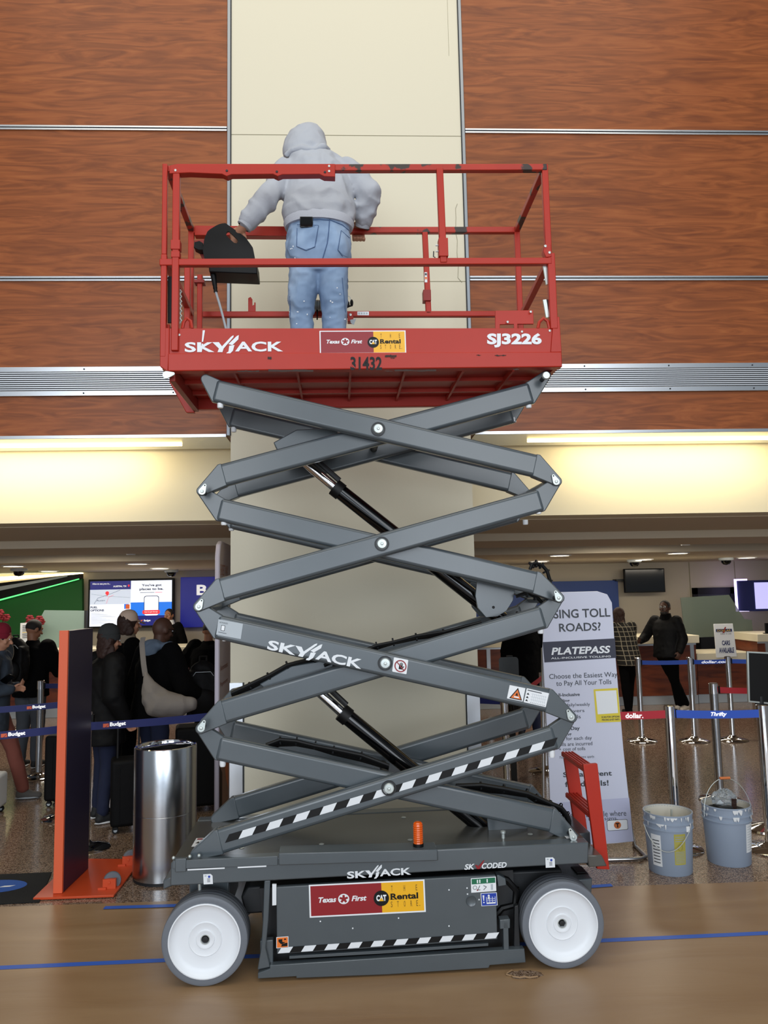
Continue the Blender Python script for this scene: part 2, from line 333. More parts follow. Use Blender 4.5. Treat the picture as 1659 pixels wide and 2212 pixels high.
# the flat joint of the paper and the floor
ZB = 2.947
for nm, x0, x1 in (('wall_left', -7, XL-.012), ('wall_right', XR+.012, 7.5)):
    m = MB(); m.box((x0, YW, ZB), (x1, YW+.42, 9.5), 'wood_panel'); struct(m.build(nm))
m = MB(); m.box((XL, YW-.004, 0), (XR, YW+.75, 9.5), 'cream_wall')
for z in (5.19, 4.07):
    m.box((XL+.002, YW-.0052, z-.0022), (XR-.002, YW-.003, z+.0022), 'seam')
m.box((.80, YW-.005, 5.83), (.802, YW-.003, 6.3), 'seam')
struct(m.build('wall_center'))
m = MB()   # settlement crack near the right edge of the column
pts = [(988, 440), (984, 450), (985, 470), (984, 500), (988, 520), (987, 545), (990, 575), (989, 600), (998, 610)]
for a, b in zip(pts[:-1], pts[1:]):
    A, B = at(*a, YW-.006), at(*b, YW-.006); m.bar(A, B, .002, .003, 'seam', up=(0, 1, 0))
struct(m.build('trim_14'))
# metal trims
tn = [0]
def trim(a, b, mm='aluminium', bevel=.002):
    tn[0] += 1; m = MB(); m.box(a, b, mm); return struct(m.build('trim_%d' % tn[0], bevel=bevel))
for x0, x1 in ((-7, XL-.03), (XR+.03, 7.5)):
    for z, h in ((5.232, .014), (4.092, .014)):
        trim((x0, YW-.012, z+.004), (x1, YW, z+h+.004)); trim((x0, YW-.012, z-h-.004), (x1, YW, z-.004))
        trim((x0, YW-.004, z-.004), (x1, YW, z+.004), 'grille_dark', 0)
    trim((x0, YW-.014, ZB-.012), (x1, YW+.42, ZB+.012))
for x in (XL, XR):
    s = -1 if x < 0 else 1
    trim((x, YW-.012, ZB), (x+s*.028, YW+.02, 9.5), 'alu_dull')
    trim((x-.002*s, YW-.014, ZB), (x+.006*s, YW-.005, 9.5), 'grille_dark', 0)
# corner guards at the foot of the column
trim((XL-.006, YW-.012, 0), (XL+.085, YW+.1, 1.24)); trim((XL+.085, YW-.01, 0), (XL+.093, YW, 1.24), 'grille_dark', 0)
trim((XR-.085, YW-.012, 0), (XR+.006, YW+.1, 1.19)); trim((XR-.093, YW-.01, 0), (XR-.085, YW, 1.19), 'grille_dark', 0)
# long air grilles
for nm, x0, x1, lb in (('l', -6.9, XL-.2, 'long silver linear air grille across the wood wall on the left of the lift'), ('r', XR+.12, 7.4, 'long silver linear air grille across the wood wall on the right of the lift')):
    t = thing('air_grille', lb, 'air grille', (0, 0, 0), group='linear grilles in the wood wall')
    m = MB(); m.box((x0, YW-.008, 3.238), (x1, YW-.001, 3.446), 'grille_dark'); m.build('backing', t)
    m = MB()
    for z0, z1 in ((3.238, 3.274), (3.410, 3.446)): m.box((x0, YW-.02, z0), (x1, YW-.004, z1), 'aluminium')
    m.build('frame', t, bevel=.002)
    m = MB()
    for i in range(9): z = 3.281+i*.0148; m.box((x0, YW-.018, z), (x1, YW-.005, z+.0062), 'grille_blade')
    m.build('blades', t)
    xx = x0+.1
    while xx < x1:
        if abs(xx) > 3: xx += .62; continue
        m = MB(); m.lathe([(0, -.003), (.006, -.002), (.006, 0)], (xx, YW-.02, 3.256), 'grille_dark', ax=(0, 1, 0), seg=8); m.build('screw', t); m = MB(); m.lathe([(0, -.003), (.006, -.002), (.006, 0)], (xx, YW-.02, 3.428), 'grille_dark', ax=(0, 1, 0), seg=8); m.build('screw', t); xx += .62
# cream bulkhead under the wood wall with the cove lamps
YB = 5.95
m = MB(); m.box((-9.5, YB, 2.405), (9.5, YB+.3, 3.4), 'cream_plain'); m.box((-9.5, YW+.42, ZB+.02), (9.5, YB+.1, ZB+.5), 'cream_plain'); struct(m.build('wall_bulkhead'))
for x0, x1, lb in ((-3.9, at(392, 953, 5.6).x, 'thin glowing cove lamp under the wood wall on the left'), (at(1140, 945, 5.6).x, 5.4, 'thin glowing cove lamp under the wood wall on the right')):
    m = MB(); m.box((x0, 5.60, 2.921), (x1, 5.63, 2.934), 'cove_led'); prop(m.build('cove_lamp', bevel=.003), lb, 'lamp', 'cove lamps over the bulkhead')
for x in (-2.3, 2.5):
    area('cove_light', (x, 5.66, 2.915), (x, 5.95, 2.70), 1.6, .05, 7.0, (1, .85, .52))
# counter hall behind
ZC, YBK = 2.40, 14.4
m = MB(); m.box((-9.5, YB+.3, ZC), (9.5, 7.7, ZC+.1), 'soffit'); m.box((-9.5, 7.7, 2.325), (9.5, 8.9, ZC+.1), 'soffit')
m.box((-9.5, 8.9, ZC+.02), (9.5, 10.25, ZC+.1), 'tile_ceiling'); m.box((-9.5, 10.25, 2.305), (9.5, 15, 2.5), 'soffit')
for i in range(-9, 10): m.box((i*1.0-.012, 8.9, ZC+.014), (i*1.0+.012, 10.25, ZC+.02), 'seam')
m.box((-9.5, YB+.28, 2.405), (9.5, 15, 3.6), 'soffit') if False else None
struct(m.build('ceiling'))
m = MB(); m.box((-9.5, YBK, 0), (9.5, YBK+.2, 2.5), 'back_wall')
for px in (1490, 1588): x = at(px, 1250, YBK).x; m.box((x-.008, YBK-.004, 1.0), (x+.008, YBK, 2.3), 'seam')
struct(m.build('wall_back'))
m = MB(); m.box((-9.6, YB, 0), (-9.5, 15, 3.4), 'back_wall'); struct(m.build('wall_unseen_left'))  # out of view, added to keep world light from leaking into the hall
m = MB(); m.box((9.5, YB, 0), (9.6, 15, 3.4), 'back_wall'); struct(m.build('wall_unseen_right'))  # its unseen counterpart, added to block the ambient from the right
# dark door opening in the back wall
t = MB(); A = at(1494, 1270, YBK); B = at(1593, 1400, YBK)
t.box((A.x, YBK-.05, 0), (A.x+.09, YBK, A.z), 'black'); t.box((B.x-.09, YBK-.05, 0), (B.x, YBK, A.z), 'black'); t.box((A.x, YBK-.05, A.z-.12), (B.x, YBK, A.z), 'black'); t.box((A.x+.09, YBK-.02, 0), (B.x-.09, YBK, A.z-.12), 'grille_dark'); struct(t.build('door_1'))
# hall lamps: real lights for the ceiling fixtures
def clamp_(o): return o
lampn = [('long ceiling light panel glowing above the screens on the left', 66, 1184, 158, 1188, 9.3), ('long ceiling light panel glowing above the wall television on the right', 1342, 1162, 1428, 1165, 9.3)]
for lb, x0, y0, x1, y1, Y in lampn:
    A = at(x0, y0, Y); B = at(x1, y1, Y)
    t = thing('ceiling_light', lb, 'ceiling light', (A.x, Y, ZC+.02), group='long panel lights in the ceiling')
    m = MB(); m.box((-.03, -.03, -.012), (B.x-A.x+.03, .45, 0), 'white'); m.build('frame', t, bevel=.003); m = MB(); m.box((0, 0, -.016), (B.x-A.x, .42, -.012), 'lamp'); m.build('diffuser', t)
    area('lamp_glow', ((A.x+B.x)/2, Y+.2, ZC-.02), ((A.x+B.x)/2, Y+.2, 0), .9, .4, 26, (1, .92, .78))
dl = None
for px, py in ((29, 1222), (106, 1233), (297, 1217), (346, 1227), (1209, 1199), (1165, 1212), (1464, 1194), (1390, 1208), (1613, 1204)):
    P = flr(px, py, 2.305)
    pos = {29: 'far left by the dark dome camera', 106: 'between the dome camera and the green wall', 297: 'above the left edge of the big screen', 346: 'above the right part of the big screen', 1209: 'above the toll banner', 1165: 'farther one beside the scissor joint', 1464: 'right of the wall television, nearest one', 1390: 'above the wall television', 1613: 'near the right edge of the picture'}[px]
    if dl is None:
        dl = thing('downlight', '', 'ceiling light', P, group='round downlights in the ceiling')
        m = MB(); m.lathe([(.16, 0), (.16, -.012), (.13, -.014), (.13, 0)], (0, 0, 0), 'white', seg=24); m.build('trim_ring', dl); m = MB(); m.lathe([(0, -.006), (.13, -.006)], (0, 0, 0), 'lamp', seg=24); m.build('bulb', dl); o = dl
    else: o = copy_tree(dl)
    o.location = P; o['label'] = 'round recessed downlight glowing in the ceiling, '+pos
area('lamp_glow', (-4.5, 12.3, 2.27), (-4.5, 12.6, 0), 3.5, .5, 40, (1, .9, .74)); area('lamp_glow', (4.6, 12.0, 2.27), (4.6, 12.6, 0), 4.5, .5, 55, (1, .9, .74))
for px, py, pos in ((41, 1232, 'above the green wall'), (1370, 1213, 'above the wall television'), (1568, 1209, 'near the door opening on the right'), (370, 1235, 'at the right end of the big screen')):
    P = flr(px, py-4, 2.305); t = thing('dome_camera', 'dark glass dome security camera on the ceiling '+pos, 'security camera', P, group='dome cameras on the ceiling')
    m = MB(); m.lathe([(0, 0), (.12, 0), (.12, -.03), (.10, -.045)], (0, 0, 0), 'pale_grey', seg=20); m.build('housing', t); m = MB(); m.lathe([(.08, -.045), (.075, -.08), (.05, -.11), (0, -.12)], (0, 0, 0), 'black_gloss', seg=20); m.build('dome', t)
for px, py, pos in ((283, 1184, 'above the big screen'), (1480, 1164, 'to the right of the long light panel')):
    P = flr(px, py-4, ZC+.02); t = thing('smoke_detector', 'white round smoke detector on the ceiling '+pos, 'smoke detector', P, group='smoke detectors')
    m = MB(); m.lathe([(0, 0), (.16, 0), (.16, -.03), (.12, -.05), (.06, -.055)], (0, 0, 0), 'cream_plain', seg=20); m.build('housing', t); m = MB(); m.lathe([(.06, -.05), (.05, -.1), (0, -.1)], (0, 0, 0), 'white', seg=14); m.build('sensor', t)

# ------------------------------------------------------------------ floor covering and tape
def sheet(name, lb, pts, z, mm, cat, thick=.002):
    m = MB(); m.prism([(p[0], p[1]) for p in pts], z, z+thick, mm, ax='z'); return prop(m.build(name), lb, cat)
sheet('kraft_paper', 'far sheet of brown kraft floor paper reaching behind the scissor lift', [(-4, 4.14), (4.5, 4.17), (4.5, 4.90), (2.561, 4.905), (.6, 4.93), (-2.12, 4.952), (-4, 4.97)], .001, 'kraft', 'floor paper')
sheet('kraft_paper', 'near sheet of brown kraft floor paper along the front of the picture', [(-4, 1.9), (4.5, 1.9), (4.5, 4.20), (-4, 4.17)], .0032, 'kraft', 'floor paper')
m = MB(); a = flr(0, 2093); b = flr(1659, 2018); d = (b-a); n = Vector((-d.y, d.x, 0)).normalized()*.021
m.add([(p.x, p.y, .0062) for p in (a-d*.3-n, b+d*.3-n, b+d*.3+n, a-d*.3+n)], [(0, 1, 2, 3)], 'blue_tape'); prop(m.build('masking_tape', fix=False), 'long strip of blue masking tape along the seam between the paper sheets', 'tape', 'blue masking tape on the floor')
for (p, q, lb) in (((225, 1963), (420, 1957), 'short strip of blue masking tape at the paper edge by the trash can'), ((1225, 1921), (1322, 1914), 'short strip of blue masking tape at the paper edge behind the right wheel')):
    a, b = flr(*p), flr(*q); m = MB(); n = Vector((0, .022, 0)); m.add([(v.x, v.y, .0062) for v in (a-n, b-n, b+n, a+n)], [(0, 1, 2, 3)], 'blue_tape'); prop(m.build('masking_tape', fix=False), lb, 'tape', 'blue masking tape on the floor')
# torn hole in the paper below the right wheel
m = MB(); c = flr(1135, 2108)
pts = [(c.x+.07*math.cos(2*PI*i/22)*(1+.35*random.random()), c.y+.035*math.sin(2*PI*i/22)*(1+.5*random.random())) for i in range(22)]
m.prism(pts, .0052, .0056, 'terrazzo', ax='z'); o = prop(m.build('torn_hole'), 'ragged tear in the brown paper below the right wheel showing speckled floor', 'tear')
m = MB(); pp = [Vector((x, y, .008+.006*random.random())) for x, y in pts]; m.tube(pp[8:20], .004, 'kraft', 6); m.build('torn_edge', o)
# ------------------------------------------------------------------ scissor lift (local coordinates: x along, y away from the viewer, z up)
lift = thing('scissor_lift', 'dark grey and red electric scissor lift raised in front of the cream column', 'scissor lift', (LX, LY, .0055), LA)
def PV(pts, v): return [(p.x, p.z) for p in (LP(x, y, v) for x, y in pts)]
def hull(P):
    P = sorted(set((round(x, 5), round(y, 5)) for x, y in P)); cr = lambda o, a, b: (a[0]-o[0])*(b[1]-o[1])-(a[1]-o[1])*(b[0]-o[0]); L = []; U = []
    for p in P:
        while len(L) > 1 and cr(L[-2], L[-1], p) <= 0: L.pop()
        L.append(p)
    for p in P[::-1]:
        while len(U) > 1 and cr(U[-2], U[-1], p) <= 0: U.pop()
        U.append(p)
    return L[:-1]+U[:-1]
def logo(fr, x0, y0, x1, y1, m, k=2):      # the lift maker's word mark, 704 x 140 units
    X = lambda x: x0+(x1-x0)*(x-228)/704.; Y = lambda y: y0+(y1-y0)*(y-148)/140.
    fr.text('SK', X(228), Y(200), X(440), Y(272), m, k, bold=.03); fr.text('ACK', X(588), Y(196), X(932), Y(268), m, k, bold=.03)
    for pl in ([(425, 200), (472, 200), (494, 230), (560, 160), (577, 150), (577, 163), (506, 246), (497, 272), (462, 272), (472, 246)],
               [(540, 214), (600, 156), (615, 149), (612, 180), (568, 222)], [(546, 226), (584, 220), (572, 262), (548, 286), (524, 288), (527, 276), (540, 268)]):
        fr.poly([(X(a), Y(b)) for a, b in pl], m, k)
def rental(fr):                              # 1380 x 420 units
    fr.rect(0, 0, 1380, 420, 'white', 1); fr.rect(18, 18, 860, 400, 'decal_red', 2); fr.rect(860, 18, 1362, 400, 'decal_yellow', 2)
    fr.text('Texas', 110, 165, 320, 235, 'white', 3, shear=.25, bold=.03); fr.text('First', 500, 165, 680, 235, 'white', 3, shear=.25, bold=.03)
    cx, cy = 408, 200; fr.ring(cx, cy, 52, 66, 'white', 3, 1.0)
    for i in range(5):
        a = -PI/2+2*PI*i/5; b = a+2*PI/10; c_ = b+2*PI/10
        P = lambda r, t: (cx+r*math.cos(t), cy+r*math.sin(t))
        fr.poly([P(25, b), P(54, a+.25), P(57, b), P(54, c_-.25)], 'white', 3)
    fr.circ(855, 215, 92, 'black', 3, ry=100); fr.text('CAT', 795, 170, 915, 250, 'white', 4, bold=.05); fr.poly([(855, 205), (885, 250), (825, 250)], 'decal_yellow', 5)
    for ch, x in zip('THE', (975, 1125, 1270)): fr.text(ch, x, 60, x+18, 135, 'brown_text', 4)
    fr.text('Rental', 965, 160, 1295, 240, 'black', 4, bold=.03)
    for x in (965, 985): fr.rect(x-4, 232, x+26, 240, 'black', 4)
    for ch, x in zip('STORE', (965, 1040, 1120, 1200, 1270)): fr.text(ch, x, 262, x+20, 335, 'brown_text', 4)
    fr.circ(1310, 330, 5, 'brown_text', 4)
def stripes(fr, L, H, n, first_white=True, lean=.5, a='white_vinyl', b='black'):
    w = L/n
    for i in range(n):
        x = i*w; s = H*lean; fr.poly([(x, H), (x+w, H), (min(x+w+s, L+s), 0), (x+s, 0)], a if (i % 2 == 0) == first_white else b, 1)

# -- scissor arms
OV = (.075, .130); IV = (.140, .195); FI = (.615, .670); FO = (.680, .735)
ARMS_O = [((464, 847), (1160, 1010), (445, 822), (1201, 1043)), ((474, 1278), (1169, 1083), (430, 1313), (1201, 1043)),
          ((468, 1356), (1187, 1516), (430, 1313), (1233, 1551)), ((470, 1820), (1199, 1594), (424, 1846), (1233, 1551))]
ARMS_I = [((478, 1031), (1147, 852), (437, 1064), (1179, 814)), ((473, 1103), (1160, 1262), (437, 1064), (1206, 1294)),
          ((478, 1541), (1174, 1335), (435, 1575), (1206, 1294)), ((471, 1617), (1195, 1773), (435, 1575), (1238, 1810))]
arm_geo = {}
def make_arm(key, d, vr, vref, name='scissor_arm', cap_v=True):
    A, B, PA, PB = [LP(*p, vref) for p in d]; h = .060
    D = (B-A).normalized(); N = Vector((-D.z, 0, D.x)); m = MB()
    m.bar((A.x, (vr[0]+vr[1])/2, A.z), (B.x, (vr[0]+vr[1])/2, B.z), vr[1]-vr[0], 2*h, 'lift_grey', up=(0, 0, 1))
    o = m.build(name, lift, bevel=.018, seg=4)
    for E_, P, sgn in ((A, PA, -1), (B, PB, 1)):
        pl = [(E_+N*h-D*sgn*.02), (E_-N*h-D*sgn*.02), (E_+N*h), (E_-N*h)]; pts = [(q.x, q.z) for q in pl]
        for i in range(14): a = 2*PI*i/14; pts.append((P.x+.026*math.cos(a), P.z+.026*math.sin(a)))
        up = P.z < E_.z if sgn*0 == 0 else 0
        ins = -.003 if P.z < E_.z else .008
        if key in ('O0', 'I0') and sgn == (-1 if key == 'O0' else 1): ins = .010
        m = MB(); m.prism(hull(pts), vr[0]+ins, vr[1]-ins, 'lift_grey'); m.build('end_plate', o, bevel=.005)
    arm_geo[key+str(vr[0])] = (o, A, B, D, N, h, vr); return o
for i, d in enumerate(ARMS_I): make_arm('I%d' % i, d, FI, .168); 
for i, d in enumerate(ARMS_O): make_arm('O%d' % i, d, FO, .1)
for i, d in enumerate(ARMS_I): make_arm('I%d' % i, d, IV, .168)
for i, d in enumerate(ARMS_O): make_arm('O%d' % i, d, OV, .1)
def arm_frame(key, mb, vr=OV):
    o, A, B, D, N, h, _ = arm_geo[key+str(vr[0])]; Ln = (B-A).length
    return o, Fr(Vector((A.x, vr[0]-.0005, A.z))+N*h, D*Ln, -N*2*h, Ln*1000, 2*h*1000, mb), Ln*1000
# pins, torsion tubes, centre bearings
J = dict(L1=(437, 1064), L2=(430, 1313), L3=(435, 1575), R1=(1201, 1043), R2=(1206, 1294), R3=(1233, 1551), R4=(1238, 1810), R0=(1179, 814))
for k, p in J.items():
    P = LP(*p, .07); m = MB(); m.lathe([(.012, 0), (.012, .68)], (P.x, .07, P.z), 'dark_steel', ax=(0, 1, 0), seg=12, caps=True)
    if k not in ('R0', 'L0'): m.lathe([(.032, .14), (.032, .56)], (P.x, .07, P.z), 'lift_grey', ax=(0, 1, 0), seg=18, caps=True)
    o = m.build('pivot_tube', lift)
    m = MB(); s = 1 if k[0] == 'L' else -1; top = Vector((s*.014, 0, .030)) if k != 'R4' else Vector((-.014, 0, .034)); pts = []
    if k == 'R0':
        m.lathe([(0, -.012), (.018, -.012), (.022, -.004), (.022, 0)], (P.x, .068, P.z), 'zinc', ax=(0, 1, 0), seg=18); m.build('pin_head', o); continue
    for i in range(14): a = 2*PI*i/14; pts += [(P.x+.019*math.cos(a), P.z+.019*math.sin(a)), (P.x+top.x+.009*math.cos(a), P.z+top.z+.009*math.sin(a))]
    m.prism(hull(pts), .061, .069, 'zinc'); m.lathe([(0, -.006), (.008, -.005), (.009, 0)], (P.x, .061, P.z), 'zinc', ax=(0, 1, 0), seg=10); m.lathe([(0, -.003), (.004, 0)], (P.x+top.x, .061, P.z+top.z), 'dark_steel', ax=(0, 1, 0), seg=8)
    m.build('pin_keeper', o, bevel=.0015)
for p in ((817, 929), (825, 1177), (832, 1435), (840, 1705)):
    P = LP(*p, .07); m = MB(); m.lathe([(.030, 0), (.037, 0), (.037, .012), (.030, .012)], (P.x, .066, P.z), 'dark_steel', ax=(0, 1, 0), seg=28); m.lathe([(.022, .1), (.022, .6)], (P.x, .07, P.z), 'dark_steel', ax=(0, 1, 0), seg=16)
    o = m.build('pivot_bearing', lift)
    m = MB(); m.lathe([(0, -.012), (.022, -.011), (.026, -.006), (.026, .006)], (P.x, .066, P.z), 'zinc', ax=(0, 1, 0), seg=28); m.lathe([(0, -.018), (.006, -.017), (.009, -.010)], (P.x, .066, P.z), 'zinc', ax=(0, 1, 0), seg=12); m.build('pin_cap', o)
# white rubber bumpers below arm ends
for x, y, v in ((476, 881, .1), (1142, 881, .168), (484, 1134, .168), (1163, 1110, .1), (486, 1384, .1), (1168, 1368, .168), (481, 1652, .168), (1192, 1632, .1), (505, 933, .7), (1110, 912, .64), (500, 1146, .64), (1135, 1133, .7)):
    P = LP(x, y, v); m = MB(); k = .5 if y < 1500 else 1; m.lathe([(0, -.016*k), (.013, -.014*k), (.016, -.004*k), (.016, .022)], P, 'white', seg=16); m.build('bumper', lift)
# decals on the arms
m = MB(); o, fr, L_ = arm_frame('O2', m)
f2 = Fr(LP(582, 1373, .0735), LP(790, 1409, .0735)-LP(582, 1373, .0735), LP(576, 1410, .0735)-LP(582, 1373, .0735), 704, 140, m)
A_, B_ = LP(590, 1369, .0735), LP(793, 1413, .0735); D_ = (B_-A_)
sk = Fr(A_+Vector((-.012, 0, -.001)), D_, (LP(572, 1414, .0735)-LP(582, 1374, .0735)), 704, 140, m); logo(sk, 228-228, 0, 704, 140, 'white_vinyl'); m.build('word_mark', o, fix=False)
m = MB(); fr = Fr(LP(472, 1340, .0735), LP(525, 1350, .0735)-LP(472, 1340, .0735), LP(467, 1373, .0735)-LP(472, 1340, .0735), 200, 130, m)
fr.rect(0, 0, 200, 130, 'pale_grey'); fr.text('AUTHORIZED', 12, 16, 80, 28, 'grey_text'); fr.rrect(30, 42, 62, 90, 5, 'grey_text', 2); fr.rrect(34, 46, 58, 86, 4, 'white', 3); fr.rect(14, 104, 80, 108, 'grey_text', 2); m.build('info_label', o, fix=False)
m = MB(); fr = Fr(LP(851, 1422, .0735), LP(882, 1428, .0735)-LP(851, 1422, .0735), LP(847, 1453, .0735)-LP(851, 1422, .0735), 100, 100, m)
fr.rrect(0, 0, 100, 100, 6, 'white'); fr.ring(52, 52, 34, 42, 'decal_red', 3); fr.rect(42, 48, 66, 74, 'black', 2)
for i, (a, b) in enumerate(((38, 42), (44, 30), (52, 26), (60, 30))): fr.line([(46+i*6, 56), (a+4, b)], 5, 'black', 2)
fr.line([(66, 64), (76, 50)], 6, 'black', 2); fr.line([(24, 28), (80, 78)], 7, 'decal_red', 3); m.build('warning_label', o, fix=False)
m = MB(); fr = Fr(LP(1101, 1482, .0735), LP(1135, 1489, .0735)-LP(1101, 1482, .0735), LP(1095, 1511, .0735)-LP(1101, 1482, .0735), 110, 100, m)
fr.rrect(0, 0, 110, 100, 3, 'white'); fr.poly([(60, 8), (104, 94), (14, 94)], 'black', 2); fr.poly([(60, 22), (94, 88), (24, 88)], 'decal_orange', 3); fr.poly([(60, 42), (70, 66), (50, 66)], 'black', 4); fr.rect(44, 72, 78, 82, 'white', 4); m.build('warning_label', o, fix=False)
m = MB(); fr = Fr(LP(1138, 1489, .0735), LP(1186, 1500, .0735)-LP(1138, 1489, .0735), LP(1131, 1519, .0735)-LP(1138, 1489, .0735), 160, 100, m)
fr.rrect(0, 0, 160, 100, 3, 'white'); fr.rect(8, 8, 110, 14, 'grey_text', 2)
for i in range(8): fr.rect(50+i*13, 24, 51.4+i*13, 84, 'pale_grey', 2)
for i in range(3): fr.rect(40, 30+i*20, 150, 31.5+i*20, 'pale_grey', 2)
for y in (34, 58, 80): fr.poly([(8, y+8), (16, y-6), (28, y+8)], 'black', 2)
for i in range(9): fr.rect(46+i*12, 90, 52+i*12, 93, 'black', 2)
m.build('load_chart', o, fix=False)
m = MB(); o, fr, L_ = arm_frame('O3', m); A_, B_ = LP(484, 1816, .0735), LP(1195, 1606, .0735); D_ = B_-A_; U_ = Vector((-D_.z, 0, D_.x)).normalized()*.034
fr = Fr(A_+U_*.5, D_, -U_, 1750, 34, m); stripes(fr, 1750, 34, 25, False, .9, 'white_vinyl', 'black'); m.build('hazard_stripe', o, fix=False)
# -- hydraulic cylinders
def cyl(rod0, rod1, bar1, v, nm):
    a, b, c = LP(*rod0, v), LP(*rod1, v), LP(*bar1, v); m = MB(); m.tube([b, c], .043, 'black_gloss', 22); m.tube([b-(c-b).normalized()*.0, b+(c-b).normalized()*.05], .049, 'black', 22); o = m.build(nm, lift)
    m = MB(); m.tube([a, b], .027, 'chrome', 20); m.build('piston_rod', o)
    m = MB(); d = (c-b).normalized(); off = Vector((.05*d.z, 0, -.05*d.x)) if d.z > 0 else Vector((-.052*d.z, 0, .052*d.x)); m.tube([a+off, b+off*.9], .016, 'dark_steel', 10); m.build('rod_shade', o)  # dark tube standing in for the black shade along the single piston rod
cyl((640, 985), (722, 1054), (1085, 1340), .40, 'lift_cylinder')
cyl((665, 1475), (737, 1540), (1110, 1845), .40, 'lift_cylinder')
for poly, v in (([(1030, 1258), (1113, 1276), (1108, 1300), (1094, 1322), (1075, 1334), (1050, 1336), (1032, 1315), (1027, 1290)], .30), ([(1052, 1765), (1140, 1785), (1137, 1805), (1132, 1830), (1122, 1850), (1066, 1850), (1058, 1825)], .30)):
    m = MB(); m.prism(PV(poly, v), v+.18, v+.20, 'lift_grey'); m.build('cylinder_bracket', lift, bevel=.004); m = MB(); m.prism(PV(poly, v), v, v+.02, 'lift_grey'); P = LP(1066, 1314, v) if poly[0][1] < 1500 else LP(1086, 1820, v)
    m.lathe([(0, -.002), (.008, -.002), (.008, 0)], (P.x, v, P.z), 'black', ax=(0, 1, 0), seg=12); m.build('cylinder_bracket', lift, bevel=.004)
for poly, v in (([(590, 958), (640, 930), (730, 925), (730, 960), (600, 978)], .23), ([(560, 1480), (630, 1440), (720, 1425), (720, 1455), (570, 1490)], .23)):
    m = MB(); m.prism(PV(poly, v), v, v+.3, 'lift_grey'); m.build('cylinder_crossmember', lift, bevel=.006)
# hoses clipped along the inner arms
def hose(pts, v, r=.011, n=3, mm='black', nm='hose'):
    m = MB()
    for k in range(n):
        q = [LP(x, y+k*2.5, v+k*.02)+Vector((0, 0, .004*math.sin(i*1.7+k))) for i, (x, y) in enumerate(pts)]; m.tube(q, r, mm, 8)
    o = m.build(nm, lift)
    for i in range(1, len(pts)-1):
        m = MB(); P = LP(*pts[i], v); m.lathe([(.022, -.004), (.022, .004)], P+Vector((0, .02, -.004)), 'dark_steel', ax=(LP(*pts[i+1], v)-LP(*pts[i-1], v)), seg=10)
        m.build('cable_tie', o)
hose([(500, 1500), (540, 1483), (580, 1462), (620, 1438), (680, 1425), (740, 1420)], .22)
hose([(700, 1440), (760, 1420), (815, 1396), (850, 1388), (900, 1377), (960, 1368), (1040, 1345)], .22, .009)
hose([(575, 1612), (605, 1602), (640, 1603), (680, 1612), (720, 1622), (780, 1635), (840, 1655)], .22, .010, 4)
hose([(985, 1700), (1040, 1700), (1090, 1706), (1140, 1715), (1160, 1726), (1190, 1740), (1212, 1746), (1225, 1762), (1230, 1778)], .22, .012, 4)
hose([(1145, 1232), (1150, 1221), (1160, 1218), (1172, 1222), (1182, 1235), (1188, 1256), (1190, 1270)], .28, .009, 2)
hose([(1115, 1290), (1140, 1282), (1160, 1290), (1178, 1310), (1160, 1325), (1120, 1330), (1090, 1335)], .25, .008, 2)
hose([(1070, 1895), (1095, 1905), (1115, 1925), (1112, 1955), (1085, 1965), (1068, 1985)], .14, .017, 2)

# -- chassis
def slab(px, v0, v1, mm, nm, bevel=.004, parent=None, vref=None):
    m = MB(); m.prism(PV(px, v0 if vref is None else vref), v0, v1, mm); return m.build(nm, parent or lift, bevel=bevel)
a, b, c, d = LP(369, 1866, .02), LP(1272, 1822, .02), LP(1271, 1868, .02), LP(367, 1917, .02)
front_beam = MB().prism([(a.x, a.z), (b.x, b.z), (c.x, c.z), (d.x, d.z)], .02, .10, 'lift_grey').build('front_beam', lift, bevel=.006)
m = MB(); m.prism([(a.x, a.z), (b.x, b.z), (c.x, c.z), (d.x, d.z)], .71, .79, 'lift_grey'); m.build('rear_beam', lift, bevel=.006)
m = MB(); m.prism([(a.x, a.z-.004), (b.x, b.z-.004), (b.x, b.z-.014), (a.x, a.z-.014)], .03, .78, 'deck_grey'); deck = m.build('deck_plate', lift)
m = MB()
for u in (.15, .55, 1.0, 1.62):
    for v in (.2, .6): z = a.z+(b.z-a.z)*(u-a.x)/(b.x-a.x)-.003; m.lathe([(0, .003), (.012, .002), (.014, 0)], (u, v, z), 'zinc', seg=10)
m.build('deck_bolt', deck)
o = slab([(373, 1862), (600, 1852), (600, 1872), (373, 1880)], .012, .02, 'lift_grey', 'beam_ledge', .002, front_beam); m = MB()
fr = Fr(LP(405, 1880, .011), LP(640, 1869, .011)-LP(405, 1880, .011), LP(405, 1884, .011)-LP(405, 1880, .011), 235, 4, m)
for x0, x1 in ((0, 80), (108, 170)): fr.rect(x0, 0, x1, 3, 'white_vinyl')
m.build('paint_scrape', front_beam, fix=False)
slab([(602, 1846), (945, 1838), (946, 1862), (602, 1872)], .002, .12, 'lift_grey', 'beacon_mount', .004)
slab([(378, 1858), (402, 1857), (402, 1886), (378, 1887)], .008, .03, 'lift_grey', 'end_clip', .003, front_beam)
m = MB()
for x, y in ((375, 1856), (410, 1853), (430, 1851)): P = LP(x, y, .05); m.ell(P, (.009, .009, .009), 'zinc', 10, 6)
m.build('bolt_head', front_beam)
# far upper rails behind the deck
m = MB(); p, q = LP(427, 1786, .74), LP(913, 1767, .74); m.bar(p, q, .03, .045, 'lift_grey'); m.build('entry_rail', lift, bevel=.003)
slab([(905, 1815), (960, 1797), (1052, 1792), (1060, 1815), (1050, 1822), (915, 1832)], .55, .75, 'lift_grey', 'rear_tray', .004)
slab([(1120, 1800), (1210, 1795), (1225, 1832), (1115, 1838)], .40, .66, 'dark_steel', 'motor_cover', .01)
